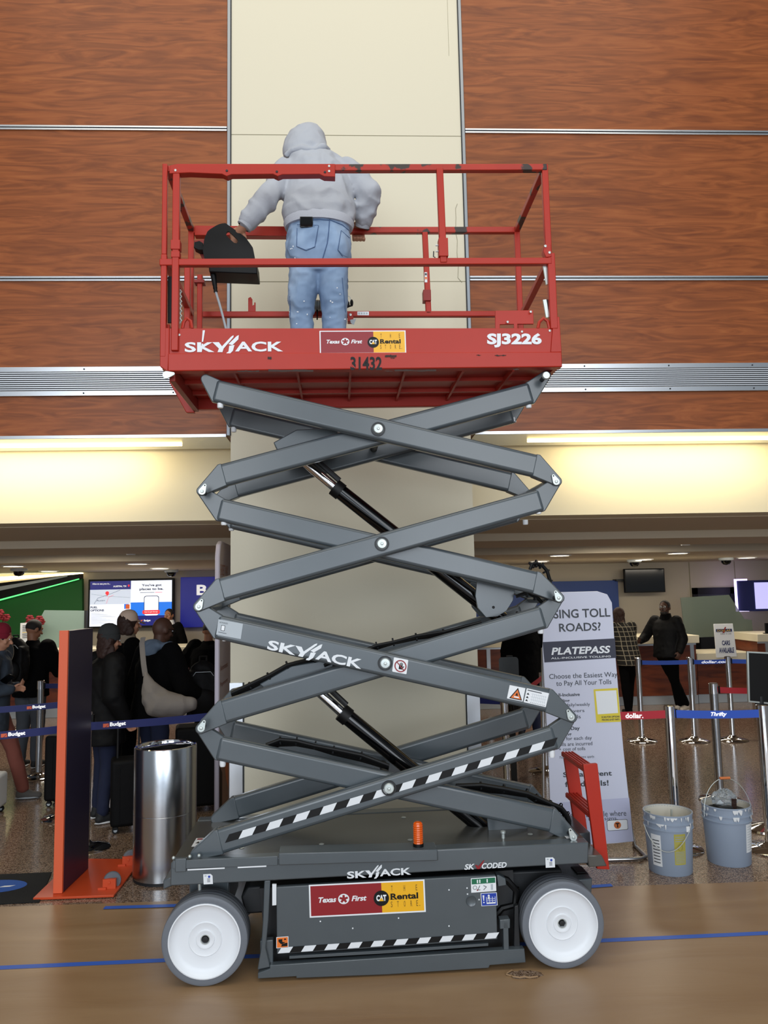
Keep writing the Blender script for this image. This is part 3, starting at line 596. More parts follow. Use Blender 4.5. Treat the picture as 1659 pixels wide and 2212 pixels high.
# deck decals and word marks
m = MB(); fr = Fr(LP(749, 1874, .0185), LP(887, 1866, .0185)-LP(749, 1874, .0185), LP(750, 1900, .0185)-LP(749, 1870, .0185), 704, 140, m); logo(fr, 0, 0, 704, 140, 'white_vinyl'); m.build('word_mark', front_beam, fix=False)
m = MB(); fr = Fr(LP(1003, 1866, .0185), LP(1095, 1861, .0185)-LP(1003, 1866, .0185), LP(1003, 1884, .0185)-LP(1003, 1866, .0185), 290, 56, m)
fr.text('SK', 0, 10, 70, 48, 'white_vinyl', bold=.03, shear=.2); fr.text('CODED', 118, 10, 288, 48, 'white_vinyl', bold=.03, shear=.2); fr.poly([(72, 20), (88, 20), (94, 30), (130, -8), (138, -10), (104, 48), (88, 48)], 'decal_red'); m.build('word_mark', front_beam, fix=False)
for x, y in ((439, 1891), (1178, 1855)):
    m = MB(); fr = Fr(LP(x, y, .0185), LP(x+20, y-1, .0185)-LP(x, y, .0185), LP(x+1, y+22, .0185)-LP(x, y, .0185), 70, 75, m); fr.poly([(0, 0), (56, 0), (70, 14), (70, 75), (0, 75)], 'white_vinyl'); fr.rect(10, 8, 24, 18, 'pale_grey', 2); fr.circ(44, 20, 9, 'decal_blue', 2)
    for i in range(3): fr.rect(28, 34+i*10, 50, 38+i*10, 'grey_text', 2)
    m.build('weight_label', front_beam, fix=False)
z = a.z+.001
for u0, v0 in ((-.11, .25), (1.78, .09)):
    m = MB(); zz = a.z+(b.z-a.z)*(u0-a.x)/(b.x-a.x)-.002; fr = Fr((u0, v0+.14, zz), (.045, 0, 0), (0, -.14, 0), 45, 140, m); fr.rect(0, 0, 45, 140, 'white_vinyl'); fr.rect(8, 10, 36, 30, 'decal_red', 2); fr.poly([(10, 90), (36, 90), (22, 60)], 'black', 2); m.build('deck_label', deck, fix=False)
# left and right end brackets
slab([(352, 1905), (375, 1893), (376, 1915), (352, 1925)], .10, .70, 'lift_grey', 'end_bumper', .006)
slab([(1268, 1850), (1300, 1850), (1312, 1874), (1272, 1876)], .06, .72, 'deck_grey', 'step_bracket', .005)
slab([(1235, 1805), (1275, 1800), (1278, 1848), (1240, 1850)], .28, .60, 'lift_grey', 'ladder_mount', .004)
m = MB()
for i in range(6):
    p = LP(1240, 1885+i*6, .3); q = LP(1264, 1884+i*6, .3); m.bar((p.x, .3, p.z), (q.x, .3, q.z), .12, .010, 'black')
p = LP(1240, 1880, .31); q = LP(1264, 1920, .31); m.box((p.x, .26, q.z), (q.x-.01, .34, p.z), 'black'); m.build('step_bellows', lift)
# beacon
m = MB(); P = LP(904, 1839, .06); bz = P.z
m.lathe([(.040, 0), (.040, .006), (.026, .008), (.026, .034), (.024, .034)], (P.x, .06, bz), 'black', seg=24, caps=True); beacon = m.build('beacon', lift, bevel=.001)
m = MB(); prof = [(.0245, .030)]
for i in range(9): prof += [(.0245, .036+i*.010), (.0225, .041+i*.010)]
prof += [(.022, .128), (.016, .134), (0, .136)]; m.lathe(prof, (P.x, .06, bz), 'orange_lens', seg=28); m.build('beacon_lens', beacon)
m = MB(); P = LP(1088, 1838, .16); m.lathe([(.020, -.01), (.020, .012), (.018, .014), (.020, .018), (.020, .03), (.018, .032), (.020, .036), (.020, .046), (.009, .05), (.009, .078), (.013, .082), (.013, .092), (.004, .094), (0, .096)], P, 'zinc', seg=20); m.build('ground_stud', lift)
# doors, side box
door = slab([(597, 1919), (840, 1905), (1071, 1893), (1075, 2032), (840, 2049), (598, 2064)], .022, .05, 'lift_grey', 'tray_door', .004)
slab([(625, 2068), (840, 2055), (1055, 2040), (1055, 2046), (840, 2062), (625, 2074)], .03, .05, 'lift_grey', 'door_lip', .001, door)
m = MB(); m.prism(PV([(560, 1925), (1110, 1885), (1120, 2050), (575, 2085)], .12), .14, .68, 'dark_steel'); m.build('chassis_body', lift)
m = MB(); fr = Fr(LP(667, 1914, .0205), LP(917, 1902, .0205)-LP(667, 1914, .0205), LP(669, 1985, .0205)-LP(667, 1914, .0205), 1380, 400, m)
fr.Y = (LP(669, 1985, .0205)-LP(667, 1914, .0205))/420; rental(fr); m.build('rental_decal', door, fix=False)
m = MB(); A_ = LP(600, 2064, .0205); B_ = LP(1071, 2031, .0205); D_ = B_-A_; fr = Fr(A_+Vector((0, 0, .030)), D_, (0, 0, -.026), 1070, 26, m); stripes(fr, 1070, 26, 19, True, .7); m.build('hazard_stripe', door, fix=False)
m = MB(); fr = Fr(LP(597, 2027, .0205), LP(623, 2025, .0205)-LP(597, 2027, .0205), LP(597, 2051, .0205)-LP(597, 2027, .0205), 100, 100, m); fr.rect(0, 0, 100, 100, 'white'); fr.rect(5, 5, 95, 95, 'decal_orange', 2)
for pl in ([(18, 20), (50, 20), (50, 45), (78, 50), (40, 66), (18, 40)], [(60, 30), (84, 30), (72, 12)], [(48, 62), (92, 55), (92, 86), (40, 86)]): fr.poly(pl, 'black', 3)
m.build('crush_label', door, fix=False)
m = MB(); fr = Fr(LP(1017, 1900, .0205), LP(1071, 1896, .0205)-LP(1017, 1900, .0205), LP(1018, 1931, .0205)-LP(1017, 1900, .0205), 170, 100, m); fr.rect(0, 0, 170, 100, 'white'); fr.rect(5, 5, 165, 42, 'decal_green', 2)
for x in (40, 56, 106): fr.rect(x, 12, x+8, 36, 'white', 3)
fr.ring(26, 66, 11, 14, 'grey_text', 2); fr.line([(60, 54), (44, 84), (62, 84)], 4, 'grey_text', 2); fr.circ(42, 84, 5, 'decal_red', 3); fr.line([(84, 56), (104, 66), (84, 86)], 4, 'grey_text', 2); fr.rect(134, 50, 148, 90, 'pale_grey', 2); m.build('release_label', door, fix=False)
m = MB(); fr = Fr(LP(1038, 1932, .0205), LP(1073, 1930, .0205)-LP(1038, 1932, .0205), LP(1040, 1960, .0205)-LP(1038, 1932, .0205), 110, 100, m); fr.rect(0, 0, 110, 100, 'white'); fr.rect(4, 4, 106, 96, 'decal_blue', 2); fr.poly([(12, 16), (24, 16), (20, 60), (16, 60)], 'white', 3); fr.circ(18, 72, 5, 'white', 3)
fr.circ(54, 20, 7, 'white', 3); fr.rect(47, 28, 61, 50, 'white', 3)
for y in (44, 58, 72): fr.rect(36, y, 98, y+3, 'white', 3)
for x in (36, 56, 76, 95): fr.rect(x, 30, x+3, 76, 'white', 3)
fr.rect(36, 72, 98, 84, 'white', 3); m.build('caution_label', door, fix=False)
m = MB(); P = LP(1018, 1949, .02); m.lathe([(.0, -.002), (.018, -.002), (.024, -.005), (.026, 0)], (P.x, .022, P.z), 'lift_grey', ax=(0, 1, 0), seg=24); m.build('door_latch', door)
m = MB()
for x, y in ((970, 1925), (1009, 1921), (1010, 1934), (1035, 1946), (970, 2003), (692, 1993), (762, 2008), (861, 1986)): P = LP(x, y, .0205); m.box((P.x-.003, .0203, P.z-.003), (P.x+.003, .022, P.z+.003), 'white_vinyl')
m.build('paint_chip', door)
slab([(588, 1913), (597, 1913), (597, 1958), (588, 1959)], .018, .03, 'white_vinyl', 'label_strip', .001, door)
slab([(571, 1905), (584, 1904), (580, 1990), (574, 2050), (584, 2092), (556, 2098), (564, 2050), (568, 1990)], .03, .055, 'lift_grey', 'pothole_link', .004)
slab([(562, 2035), (590, 2033), (590, 2090), (562, 2092)], .05, .09, 'lift_grey', 'link_foot', .004)
slab([(583, 2088), (1133, 2052), (1136, 2082), (1058, 2088), (1056, 2094), (840, 2108), (640, 2116), (640, 2112), (557, 2117), (557, 2105), (583, 2096)], .02, .06, 'lift_grey', 'pothole_guard', .003)
slab([(1087, 1994), (1098, 1993), (1100, 2055), (1088, 2058)], .03, .06, 'lift_grey', 'guard_link', .003)
slab([(1112, 1960), (1120, 1958), (1124, 2052), (1110, 2055)], .05, .08, 'dark_steel', 'guard_link', .003)
slab([(1073, 1893), (1078, 1893), (1092, 1900), (1094, 1915), (1076, 1918)], .04, .09, 'lift_grey', 'hinge_block', .003)
slab([(1080, 1990), (1102, 1988), (1102, 2008), (1080, 2010)], .03, .08, 'lift_grey', 'hinge_block', .003)
slab([(535, 1918), (575, 1915), (570, 1975), (530, 1978), (520, 1940)], .18, .60, 'dark_steel', 'steer_housing', .01)
for x in (430, 1215): slab([(x-22, 1908), (x+65, 1900), (x+60, 1990), (x-15, 1995)], .18, .62, 'lift_grey', 'axle_yoke', .006)
m = MB(); m.tube([LP(430, 1885, .1), LP(432, 1935, .1)], .008, 'zinc', 10); m.build('steering_rod', lift); m = MB(); m.tube([LP(491, 1880, .2), LP(491, 1950, .2)], .010, 'zinc', 10); m.build('steering_rod', lift)
slab([(1095, 1885), (1215, 1880), (1212, 1960), (1120, 2000), (1100, 1960)], .2, .6, 'dark_steel', 'pump_unit', .012)
# wheels
WB, WR = 1.7190, .203
def wheel(u, near):
    s = 1 if near else -1; v = 0 if near else .81; m = MB(); w = .127
    m.lathe([(.168, .006), (.168, 0.004), (WR-.012, 0), (WR-.003, .004), (WR, .012), (WR, w-.012), (WR-.006, w), (.17, w-.004)], (u, v, WR), 'rubber', ax=(0, s, 0), seg=64)
    for k in (.035, .065, .095): m.lathe([(WR+.0006, k-.002), (WR+.0006, k+.002)], (u, v, WR), 'dark_steel', ax=(0, s, 0), seg=64)
    o = m.build('wheel', lift); m = MB()
    m.lathe([(.170, .006), (.170, -.002), (.165, -.003), (.160, .008), (.150, .020), (.130, .026), (.080, .026), (.076, .022), (.072, .024), (.045, .024), (.042, .020), (.034, .020), (.030, .022), (.020, .022), (.019, .036), (0, .036)], (u, v, WR), 'hub_white', ax=(0, s, 0), seg=64)
    m.build('rim', o); m = MB(); m.lathe([(0, .020), (.014, .021), (.017, .026), (.017, .034)], (u, v, WR), 'dark_steel', ax=(0, s, 0), seg=6 if u > 1 else 14)
    m.lathe([(.019, .021), (.023, .021), (.023, .024)], (u, v, WR), 'zinc', ax=(0, s, 0), seg=20); m.build('hub_nut', o)
for u in (0, WB): wheel(u, True); wheel(u, False)
# ladder at the right end
lad = MB(); lad.prism(PV([(1260, 1654), (1291, 1652), (1317, 1881), (1290, 1880)], .17), .17, .195, 'red_paint'); ladder = lad.build('entry_ladder', lift, bevel=.003)
lad = MB(); lad.prism(PV([(1219, 1641), (1246, 1636), (1272, 1815), (1247, 1822)], .60), .60, .625, 'red_paint'); lad.build('ladder_side', ladder, bevel=.003)
for (n0, n1, f0, f1) in (((1262, 1662), (1291, 1660), (1220, 1648), (1246, 1640)), ((1272, 1760), (1302, 1757), (1231, 1733), (1257, 1730)), ((1284, 1862), (1312, 1860), (1244, 1818), (1270, 1815))):
    p, q = LP(*n0, .19), LP(*n1, .19); m = MB()
    m.box((p.x, .19, p.z-.022), (q.x, .61, p.z), 'red_paint')
    for i in range(4): x = p.x+(q.x-p.x)*(i+.5)/4; m.box((x-.004, .192, p.z), (x+.004, .608, p.z+.004), 'red_paint')
    m.build('step', ladder, bevel=.0015)

# -- platform
TL, TR = -.236, 1.826
def wz(l, r): return lambda u: l+(r-l)*(u-TL)/(TR-TL)
wb, wc, wt = wz(2.972, 2.990), wz(3.066, 3.072), wz(3.203, 3.206)
m = MB(); m.prism([(TL, wc(TL)), (TR-.01, wc(TR)), (TR-.01, wt(TR)), (TL, wt(TL))], .055, .063, 'red_paint'); toe = m.build('toe_board', lift, bevel=.002)
m = MB(); m.prism([(TL+.03, wb(TL)), (TR+.022, wb(TR)), (TR+.022, wc(TR)), (TL+.03, wc(TL))], .040, .10, 'red_paint'); chan = m.build('side_channel', lift, bevel=.005)
m = MB(); m.prism([(TL+.03, wb(TL)-.03), (TR+.022, wb(TR)-.03), (TR+.022, wc(TR)), (TL+.03, wc(TL))], .74, .78, 'red_paint'); m.build('side_channel', lift, bevel=.005)
m = MB(); m.prism([(TL, wc(TL)), (TR-.01, wc(TR)), (TR-.01, wc(TR)+.03), (TL, wc(TL)+.03)], .735, .741, 'red_paint'); m.build('toe_board', lift, bevel=.002)
m = MB(); m.prism([(TL+.01, 3.035), (TR, 3.047), (TR, 3.052), (TL+.01, 3.040)], .06, .745, 'deck_grey'); m.build('platform_floor', lift)
m = MB(); m.prism([(TL+.02, 3.005), (TR, 3.02), (TR, 3.042), (TL+.02, 3.030)], .09, .74, 'red_paint'); m.build('floor_pan', lift)
for u in (.12, .45, .73, 1.02, 1.33, 1.6): m = MB(); m.box((u-.006, .10, 2.985), (u+.006, .74, 3.02), 'red_paint'); m.build('floor_rib', lift)
for v in (.33, .56): m = MB(); m.prism([(TL+.05, 2.985), (TR, 3.0), (TR, 3.02), (TL+.05, 3.01)], v, v+.03, 'red_paint'); m.build('floor_beam', lift)
# left end beam and slide
m = MB(); m.prism([(TL-.012, 3.0), (TL+.028, 2.972), (TL+.034, 3.06), (TL+.034, wt(TL)), (TL-.012, wt(TL))], .048, .075, 'red_paint'); m.box((TL-.006, .075, 2.99), (TL+.02, .76, 3.10), 'red_paint'); eb = m.build('end_beam', lift, bevel=.003)
P = LP(360, 813, .05); m = MB(); pts = [(P.x+.02*math.cos(i*PI/7), P.z+.02*math.sin(i*PI/7)) for i in range(14)]+[(P.x+.035+.008*math.cos(i*PI/7), P.z+.006+.008*math.sin(i*PI/7)) for i in range(14)]
m.prism(hull(pts), .040, .047, 'zinc'); m.build('pin_keeper', eb, bevel=.001)
slab([(365, 826), (395, 815), (400, 824), (420, 893), (402, 893)], .74, .78, 'red_paint', 'rear_bracket', .004)
m = MB(); m.prism([(TL+.03, 2.93), (TL+.06, 2.93), (TL+.06, 3.0), (TL+.03, 3.0)], .08, .76, 'red_dark'); m.build('slide_rail', lift, bevel=.003)
m = MB(); m.box((TR-.005, .048, wb(TR)+.01), (TR+.028, .10, wt(TR)-.0), 'red_paint') if False else m.prism([(TR-.035, wc(TR)), (TR+.024, wc(TR)), (TR+.02, wt(TR)+.06), (TR-.012, wt(TR)+.06)], .046, .075, 'red_paint'); m.build('corner_gusset', lift, bevel=.003)
m = MB(); m.box((TR-.01, .075, 2.995), (TR+.016, .76, 3.10), 'red_paint'); m.build('end_beam', lift, bevel=.003)
# rails
RT = .036
def rail(nm, pts, w=RT, h=RT, mm='red_paint', par=None, bevel=.004):
    m = MB()
    for p, q in zip(pts[:-1], pts[1:]): m.bar(p, q, w, h, mm)
    return m.build(nm, par or lift, bevel=bevel)
def Z(p, v=.06): return LP(*p, v)
z1 = Z((362, 368)); z2 = Z((723, 369)); z3 = Z((1180, 366))
rail('top_rail', [Vector((z2.x-.1, .06, z2.z+.004)), z3], mm='red_worn')
m = MB(); m.prism(PV([(368, 360), (384, 357), (724, 357), (724, 385), (700, 384), (690, 379), (610, 380), (600, 384), (590, 379), (500, 380), (490, 384), (480, 379), (410, 376), (366, 378)], .04), .034, .085, 'red_paint'); sl = m.build('sliding_top_rail', lift, bevel=.003)
m = MB()
for x, y in ((490, 371), (598, 373), (711, 361), (711, 372), (702, 374), (379, 370)): P = LP(x, y, .034); m.lathe([(0, -.004), (.006, -.003), (.007, 0)], (P.x, .034, P.z), 'zinc' if x in (711, 379) else 'grille_dark', ax=(0, 1, 0), seg=10)
m.build('rivet', sl)
rail('middle_rail', [Z((346, 571)), Z((1190, 568))])
lx0 = Z((352, 600)).x+.006
rail('corner_post', [(lx0, .062, 3.05), (lx0, .062, 3.60)], .030, .03); rail('corner_post', [(lx0, .062, 3.60), (Z((357, 362)).x, .062, 4.10)], .026, .026)
p = Z((380, 640)).x; rail('rail_post', [(p, .055, 3.08), (p, .055, 4.06)], .036, .036)
m = MB(); m.box((p-.024, .032, Z((379, 545)).z), (p+.024, .078, Z((379, 525)).z), 'red_paint'); m.box((p-.022, .034, Z((379, 562)).z), (p+.022, .076, Z((379, 549)).z), 'red_paint'); m.build('post_socket', lift, bevel=.002)
q = Z((952, 470)).x; q0 = Z((957, 555)).x; rail('rail_post', [(q0, .055, 3.56), (q, .055, 4.09)], .036, .036)
m = MB(); m.box((q0-.025, .03, Z((955, 560)).z), (q0+.025, .08, Z((955, 521)).z), 'red_paint'); o = m.build('post_socket', lift, bevel=.002)
m = MB(); P = Z((941, 545)); m.tube([P, P+Vector((.05, 0, 0))], .005, 'zinc', 8); m.tube([P+Vector((-.01, 0, 0)), P+Vector((-.012, 0, -.03)), P+Vector((-.002, 0, -.035))], .003, 'dark_steel', 6); P = Z((941, 532)); m.tube([P, P+Vector((.06, 0, 0))], .005, 'zinc', 8); m.build('lock_pin', o)
rx0 = Z((1176, 365)).x; rx1 = Z((1186, 550)).x; rx2 = Z((1193, 700)).x
rail('corner_post', [(rx0, .062, 4.125), (rx1-.004, .062, 3.60)], .034, .034); rail('corner_post', [(rx1+.008, .062, 3.62), (rx2+.006, .062, 3.2)], .040, .036)
o = slab([(1176, 530), (1190, 530), (1192, 556), (1180, 558), (1174, 545)], .04, .085, 'red_paint', 'post_hinge', .003)
for x, y in ((1178, 534), (1187, 548)): m = MB(); P = LP(x, y, .04); m.lathe([(0, -.006), (.007, -.005), (.008, 0)], (P.x, .04, P.z), 'zinc', ax=(0, 1, 0), seg=10); m.build('hinge_bolt', o)
# end rails left and right
for (u, zt, zm, zl) in ((-.222, 4.085, 3.56, 3.53), (1.803, 4.11, 3.575, 3.53)):
    rail('end_rail', [(u, .07, zt), (u, .735, 4.062 if u < 0 else 4.078)], .034, .034, 'red_worn'); rail('end_rail', [(u, .07, zm), (u, .735, zl-.03 if u > 0 else 3.53)], .034, .034)
    rail('rear_post', [(u, .73, 3.05), (u, .73, 4.07)], .034, .034)
rail('end_rail', [(-.222, .08, 3.22), (-.222, .73, 3.20)], .03, .03); rail('rail_post', [(-.222, .62, 3.05), (-.222, .62, 3.78)], .034, .034)
rail('rear_top_rail', [(-.229, .73, 4.058), (1.80, .73, 4.078)], .034, .038, 'red_worn')
m = MB(); m.box((-.20, .705, 4.020), (.62, .76, 4.082), 'red_paint'); m.build('sliding_top_rail', lift, bevel=.003)
rail('rear_middle_rail', [(-.18, .73, 3.525), (1.75, .73, 3.532)], .034, .034)
p = LP(918, 520, .73).x; rail('rear_post', [(p+.01, .73, 3.53), (p, .73, 4.06)], .034, .034)
m = MB(); P = LP(922, 640, .72); m.box((P.x-.024, .70, P.z-.04), (P.x+.024, .76, P.z+.03), 'red_dark'); m.build('post_socket', lift, bevel=.002)
m = MB(); fr = Fr(LP(917, 590, .712), (.016, 0, 0), (0, 0, -.065), 16, 65, m); fr.rect(0, 0, 16, 65, 'white'); fr.rect(2, 30, 14, 46, 'decal_orange', 2); fr.rect(2, 6, 14, 20, 'grey_text', 2); m.build('post_label', lift, fix=False)
# left rear stub posts
p = LP(432, 650, .6).x; rail('gate_post', [(p, .6, 3.06), (p, .6, 3.72)], .03, .03)
m = MB(); P = LP(432, 612, .6); m.box((P.x-.03, .57, P.z-.012), (P.x+.03, .63, P.z+.008), 'red_dark'); m.build('gate_hinge', lift, bevel=.002)
slab([(536, 680), (536, 646), (541, 643), (545, 648), (545, 662), (549, 660), (549, 655), (552, 655), (552, 680)], .72, .73, 'red_paint', 'hook_plate', .001)
slab([(1070, 673), (1152, 672), (1153, 702), (1118, 702), (1118, 714), (1110, 714), (1110, 702), (1080, 703), (1080, 714), (1070, 714)], .07, .082, 'red_paint', 'document_bracket', .002)
m = MB()
for x, y in ((1147, 675), (1097, 697), (1128, 718), (376, 720), (1188, 716), (387, 725)): P = LP(x, y, .05); m.lathe([(0, -.005), (.006, -.004), (.007, 0)], (P.x, .055, P.z), 'zinc', ax=(0, 1, 0), seg=10)
m.build('bolt_head', toe)
for xs in ((394, 397, 404, 412, 415), (1162, 1165, 1174, 1183, 1187)):
    ys = (712, 698, 690, 696, 712); m = MB(); m.tube([LP(x, y, .062) for x, y in zip(xs, ys)], .009, 'red_paint', 8); m.build('tie_down_loop', toe)
for y0, y1 in ((575, 617), (650, 688)): m = MB(); P = LP(1176, y0, .075); Q = LP(1183, y1, .075); m.bar(P, Q, .018, .012, 'zinc'); m.bar(P+Vector((.012, 0, 0)), Q+Vector((.012, 0, 0)), .012, .008, 'dark_steel'); m.build('gate_latch', lift)
m = MB(); P = LP(369, 600, .09); Q = LP(369, 700, .09); m.bar(P, Q, .03, .01, 'black_plastic'); m.build('gate_panel', lift)
m = MB()
for i in range(14): P = LP(389+(i % 2)*2, 628+i*5.2, .12); m.tube([P, P+Vector((.008*(-1)**i, 0, -.014))], .004, 'zinc', 6)
m.build('gate_chain', lift)
# writing on the toe board and channel
m = MB(); fr = Fr(LP(399, 726, .0535), LP(611, 726, .0535)-LP(399, 726, .0535), LP(399, 768, .0535)-LP(399, 726, .0535), 704, 140, m); logo(fr, 0, 0, 704, 140, 'white_vinyl'); m.build('word_mark', toe, fix=False)
m = MB(); fr = Fr(LP(690, 717, .0535), LP(876, 716, .0535)-LP(690, 717, .0535), LP(691, 767, .0535)-LP(690, 717, .0535), 1380, 420, m); rental(fr); m.build('rental_decal', toe, fix=False)
m = MB(); fr = Fr(LP(1052, 722, .0535), LP(1170, 722, .0535)-LP(1052, 722, .0535), LP(1052, 753, .0535)-LP(1052, 722, .0535), 400, 100, m); fr.text('SJ3226', 0, 0, 400, 100, 'white_vinyl', bold=.045); m.build('model_number', toe, fix=False)
m = MB(); fr = Fr(LP(757, 773, .0385), LP(825, 773, .0385)-LP(757, 773, .0385), LP(757, 802, .0385)-LP(757, 773, .0385), 240, 100, m); fr.text('31432', 0, 0, 240, 100, 'black', bold=.025); fr.line([(10, 60), (34, 84)], 8, 'red_paint', 4); m.build('fleet_number', chan, fix=False)
m = MB(); fr = Fr(LP(345, 768, .0385), LP(1210, 768, .0385)-LP(345, 768, .0385), LP(345, 806, .0385)-LP(345, 768, .0385), 865, 38, m)
for x0, x1, y0, y1 in ((163, 210, 34, 38), (229, 325, 32, 38), (480, 505, 0, 6), (492, 502, 6, 9), (500, 590, 33, 38), (680, 690, 0, 3), (720, 745, 0, 4), (760, 772, 31, 35), (228, 236, 4, 11), (478, 496, 35, 38)):
    n = 10; up = [(x0+(x1-x0)*i/n, y0+random.random()*2) for i in range(n+1)]; dn = [(x1-(x1-x0)*i/n, y1-random.random()*1.5) for i in range(n+1)]; fr.poly(up+dn, 'chip', 1)
m.build('worn_paint', chan, fix=False)
m = MB(); fr = Fr(LP(430, 715, .0535), LP(450, 715, .0535)-LP(430, 715, .0535), LP(430, 768, .0535)-LP(430, 715, .0535), 20, 53, m); fr.poly([(8, 1), (13, 1), (9, 26), (6, 26)], 'white_vinyl', 3); fr.poly([(6, 30), (9, 30), (6, 48), (4, 48)], 'white_vinyl', 3); m.build('paint_drip', toe, fix=False)
# control box with cable
m = MB(); pl = [(440, 600), (436, 545), (441, 520), (447, 503), (484, 483), (529, 513), (545, 537), (552, 560), (553, 575), (446, 575)]
hood = PV([(446, 578), (438, 545), (441, 518), (449, 500), (470, 487), (486, 483), (530, 514), (546, 536), (550, 556), (553, 578)], .52)
slot = PV([(488, 506), (490, 502), (494, 501), (512, 518), (514, 523), (511, 528), (505, 526), (489, 511)], .52)
cb = None
m = MB()
# plate with a hand slot: strip of quads between outline and slot
def resample(P, n):
    L = [0]; N = len(P)
    for i in range(N): L.append(L[-1]+math.dist(P[i], P[(i+1) % N]))
    out = []
    for k in range(n):
        t = L[-1]*k/n; i = max(j for j in range(N) if L[j] <= t+1e-9); f = (t-L[i])/max(1e-9, L[i+1]-L[i]); a_, b_ = P[i], P[(i+1) % N]; out.append((a_[0]+(b_[0]-a_[0])*f, a_[1]+(b_[1]-a_[1])*f))
    return out
n = 48; ho = resample(hood, n); cx = sum(p[0] for p in slot)/len(slot); cz = sum(p[1] for p in slot)/len(slot); so = []
sl_ = resample(slot, n)
for p in ho:      # match by angle
    a_ = math.atan2(p[1]-cz, p[0]-cx); so.append(min(sl_, key=lambda s_: abs((math.atan2(s_[1]-cz, s_[0]-cx)-a_+PI) % (2*PI)-PI)))
vs = [(p[0], .52, p[1]) for p in ho]+[(p[0], .52, p[1]) for p in so]+[(p[0], .535, p[1]) for p in ho]+[(p[0], .535, p[1]) for p in so]; fs = []
for i in range(n):
    j = (i+1) % n; fs += [(i, j, n+j, n+i), (2*n+j, 2*n+i, 3*n+i, 3*n+j), (i, 2*n+i, 2*n+j, j), (n+i, n+j, 3*n+j, 3*n+i)]
m.add(vs, fs, 'black_plastic'); cb = m.build('control_box_guard', lift)
m = MB(); m.prism(PV([(450, 566), (554, 566), (556, 594), (452, 590)], .50), .495, .66, 'black_plastic'); m.prism(PV([(445, 545), (549, 555), (552, 570), (448, 570)], .53), .535, .64, 'black_plastic'); bx = m.build('control_box', lift, bevel=.006)
m = MB(); P0 = [LP(460, 592, .54), LP(463, 610, .54), LP(466, 632, .54)]; m.tube(P0, [.018, .015, .010], 'black', 12)
for i in range(6): q = P0[0].lerp(P0[2], i/5.); m.lathe([(.017-.001*i, -.003), (.017-.001*i, .003)], q, 'black', ax=(P0[2]-P0[0]), seg=12, caps=True)
m.build('strain_relief', bx); m = MB(); m.tube([LP(466, 632, .54), LP(473, 655, .54), LP(480, 680, .54), LP(489, 716, .54), LP(492, 735, .54)], .007, 'pale_grey', 8); m.build('control_cable', bx)
m = MB(); m.prism(PV([(421, 528), (432, 525), (440, 530), (442, 545), (430, 545), (420, 540)], .6), .58, .64, 'black_plastic'); m.prism(PV([(418, 520), (442, 516), (447, 560), (437, 562)], .63), .64, .66, 'red_dark'); m.build('box_mount', lift, bevel=.003)
# ------------------------------------------------------------------ counter hall furniture
def pxframe(TLp, TRp, BLp, Y, w, h, mb, off=0): 
    O = at(*TLp, Y); return Fr(O+Vector((0, -off, 0)), at(*TRp, Y)-O, at(*BLp, Y)-O, w, h, mb)
# left counter
ct = thing('service_counter', 'long beige topped rental counter with brown wood front on the left side of the hall', 'counter', (-4.8, 12.5, 0))
m = MB(); m.box((-4.4, 0, .16), (4.6, .7, .92), 'wood_counter'); m.build('front_panel', ct)
m = MB(); m.box((-4.4, .02, 0), (4.6, .7, .16), 'pale_grey'); m.build('plinth', ct, bevel=.004)
m = MB(); m.box((-4.4, -.08, .92), (4.6, .8, 1.05), 'cream_plain'); m.build('worktop', ct, bevel=.006)
for x in (-3.1, -1.2, .7, 2.6): m = MB(); m.box((x, -.012, .16), (x+.03, 0, .92), 'aluminium'); m.build('panel_joint', ct)
# right counter: main run, low desk, next counter
def counter(lb, x0, x1, Y, z, joints, dz=.12):
    t = thing('service_counter', lb, 'counter', (x0, Y, 0)); w = x1-x0
    m = MB(); m.box((.0, 0, .14), (w, .7, z-dz), 'wood_counter'); m.build('front_panel', t)
    m = MB(); m.box((.0, .02, 0), (w, .7, .14), 'pale_grey'); m.build('plinth', t, bevel=.004)
    m = MB(); m.box((-.02, -.06, z-dz), (w+.04, .8, z), 'cream_plain'); m.build('worktop', t, bevel=.006)
    for j in joints: m = MB(); m.box((j-x0-.03, -.015, .14), (j-x0+.03, 0, z-dz), 'aluminium'); m.build('panel_joint', t)
    m = MB(); m.box((0, -.014, z-dz-.03), (w, 0, z-dz), 'aluminium'); m.build('metal_edge', t)
    return t
Y = 12.2
counter('high beige topped counter with brown wood front where the man in black leans', 1.9, at(1503, 1400, Y).x, Y, 1.07, [at(1056, 1450, Y).x, at(1355, 1450, Y).x, at(1497, 1450, Y).x])
counter('low beige desk section between the two high counters carrying the white sign', at(1507, 1400, Y).x, at(1622, 1400, Y).x, Y+.05, .78, [])
counter('high counter section with wood front at the right edge of the picture', at(1622, 1400, Y).x+.08, 8.5, Y-.05, 1.07, [at(1640, 1400, Y).x+.1])
# glass partitions
def glass(lb, pts, Y, mm):
    m = MB(); m.prism([(p.x, p.z) for p in (at(x, y, Y) for x, y in pts)], Y, Y+.012, mm); return prop(m.build('glass_partition'), lb, 'partition')
glass('frosted glass partition with slanted corner on the left counter before the green wall', [(96, 1318), (183, 1319), (184, 1402), (118, 1407), (84, 1400), (82, 1345)], 12.95, 'frosted')
m = MB(); P = at(184, 1319, 12.94); m.box((P.x-.01, 12.93, 1.05), (P.x+.03, 12.98, P.z), 'dark_steel'); prop(m.build('partition_post'), 'thin dark metal post at the right end of the frosted glass partition', 'post')
glass('dark tinted glass partition with stepped corner behind the low desk on the right', [(1470, 1291), (1575, 1285), (1608, 1337), (1624, 1339), (1627, 1372), (1480, 1378)], 12.95, 'frosted_dark')
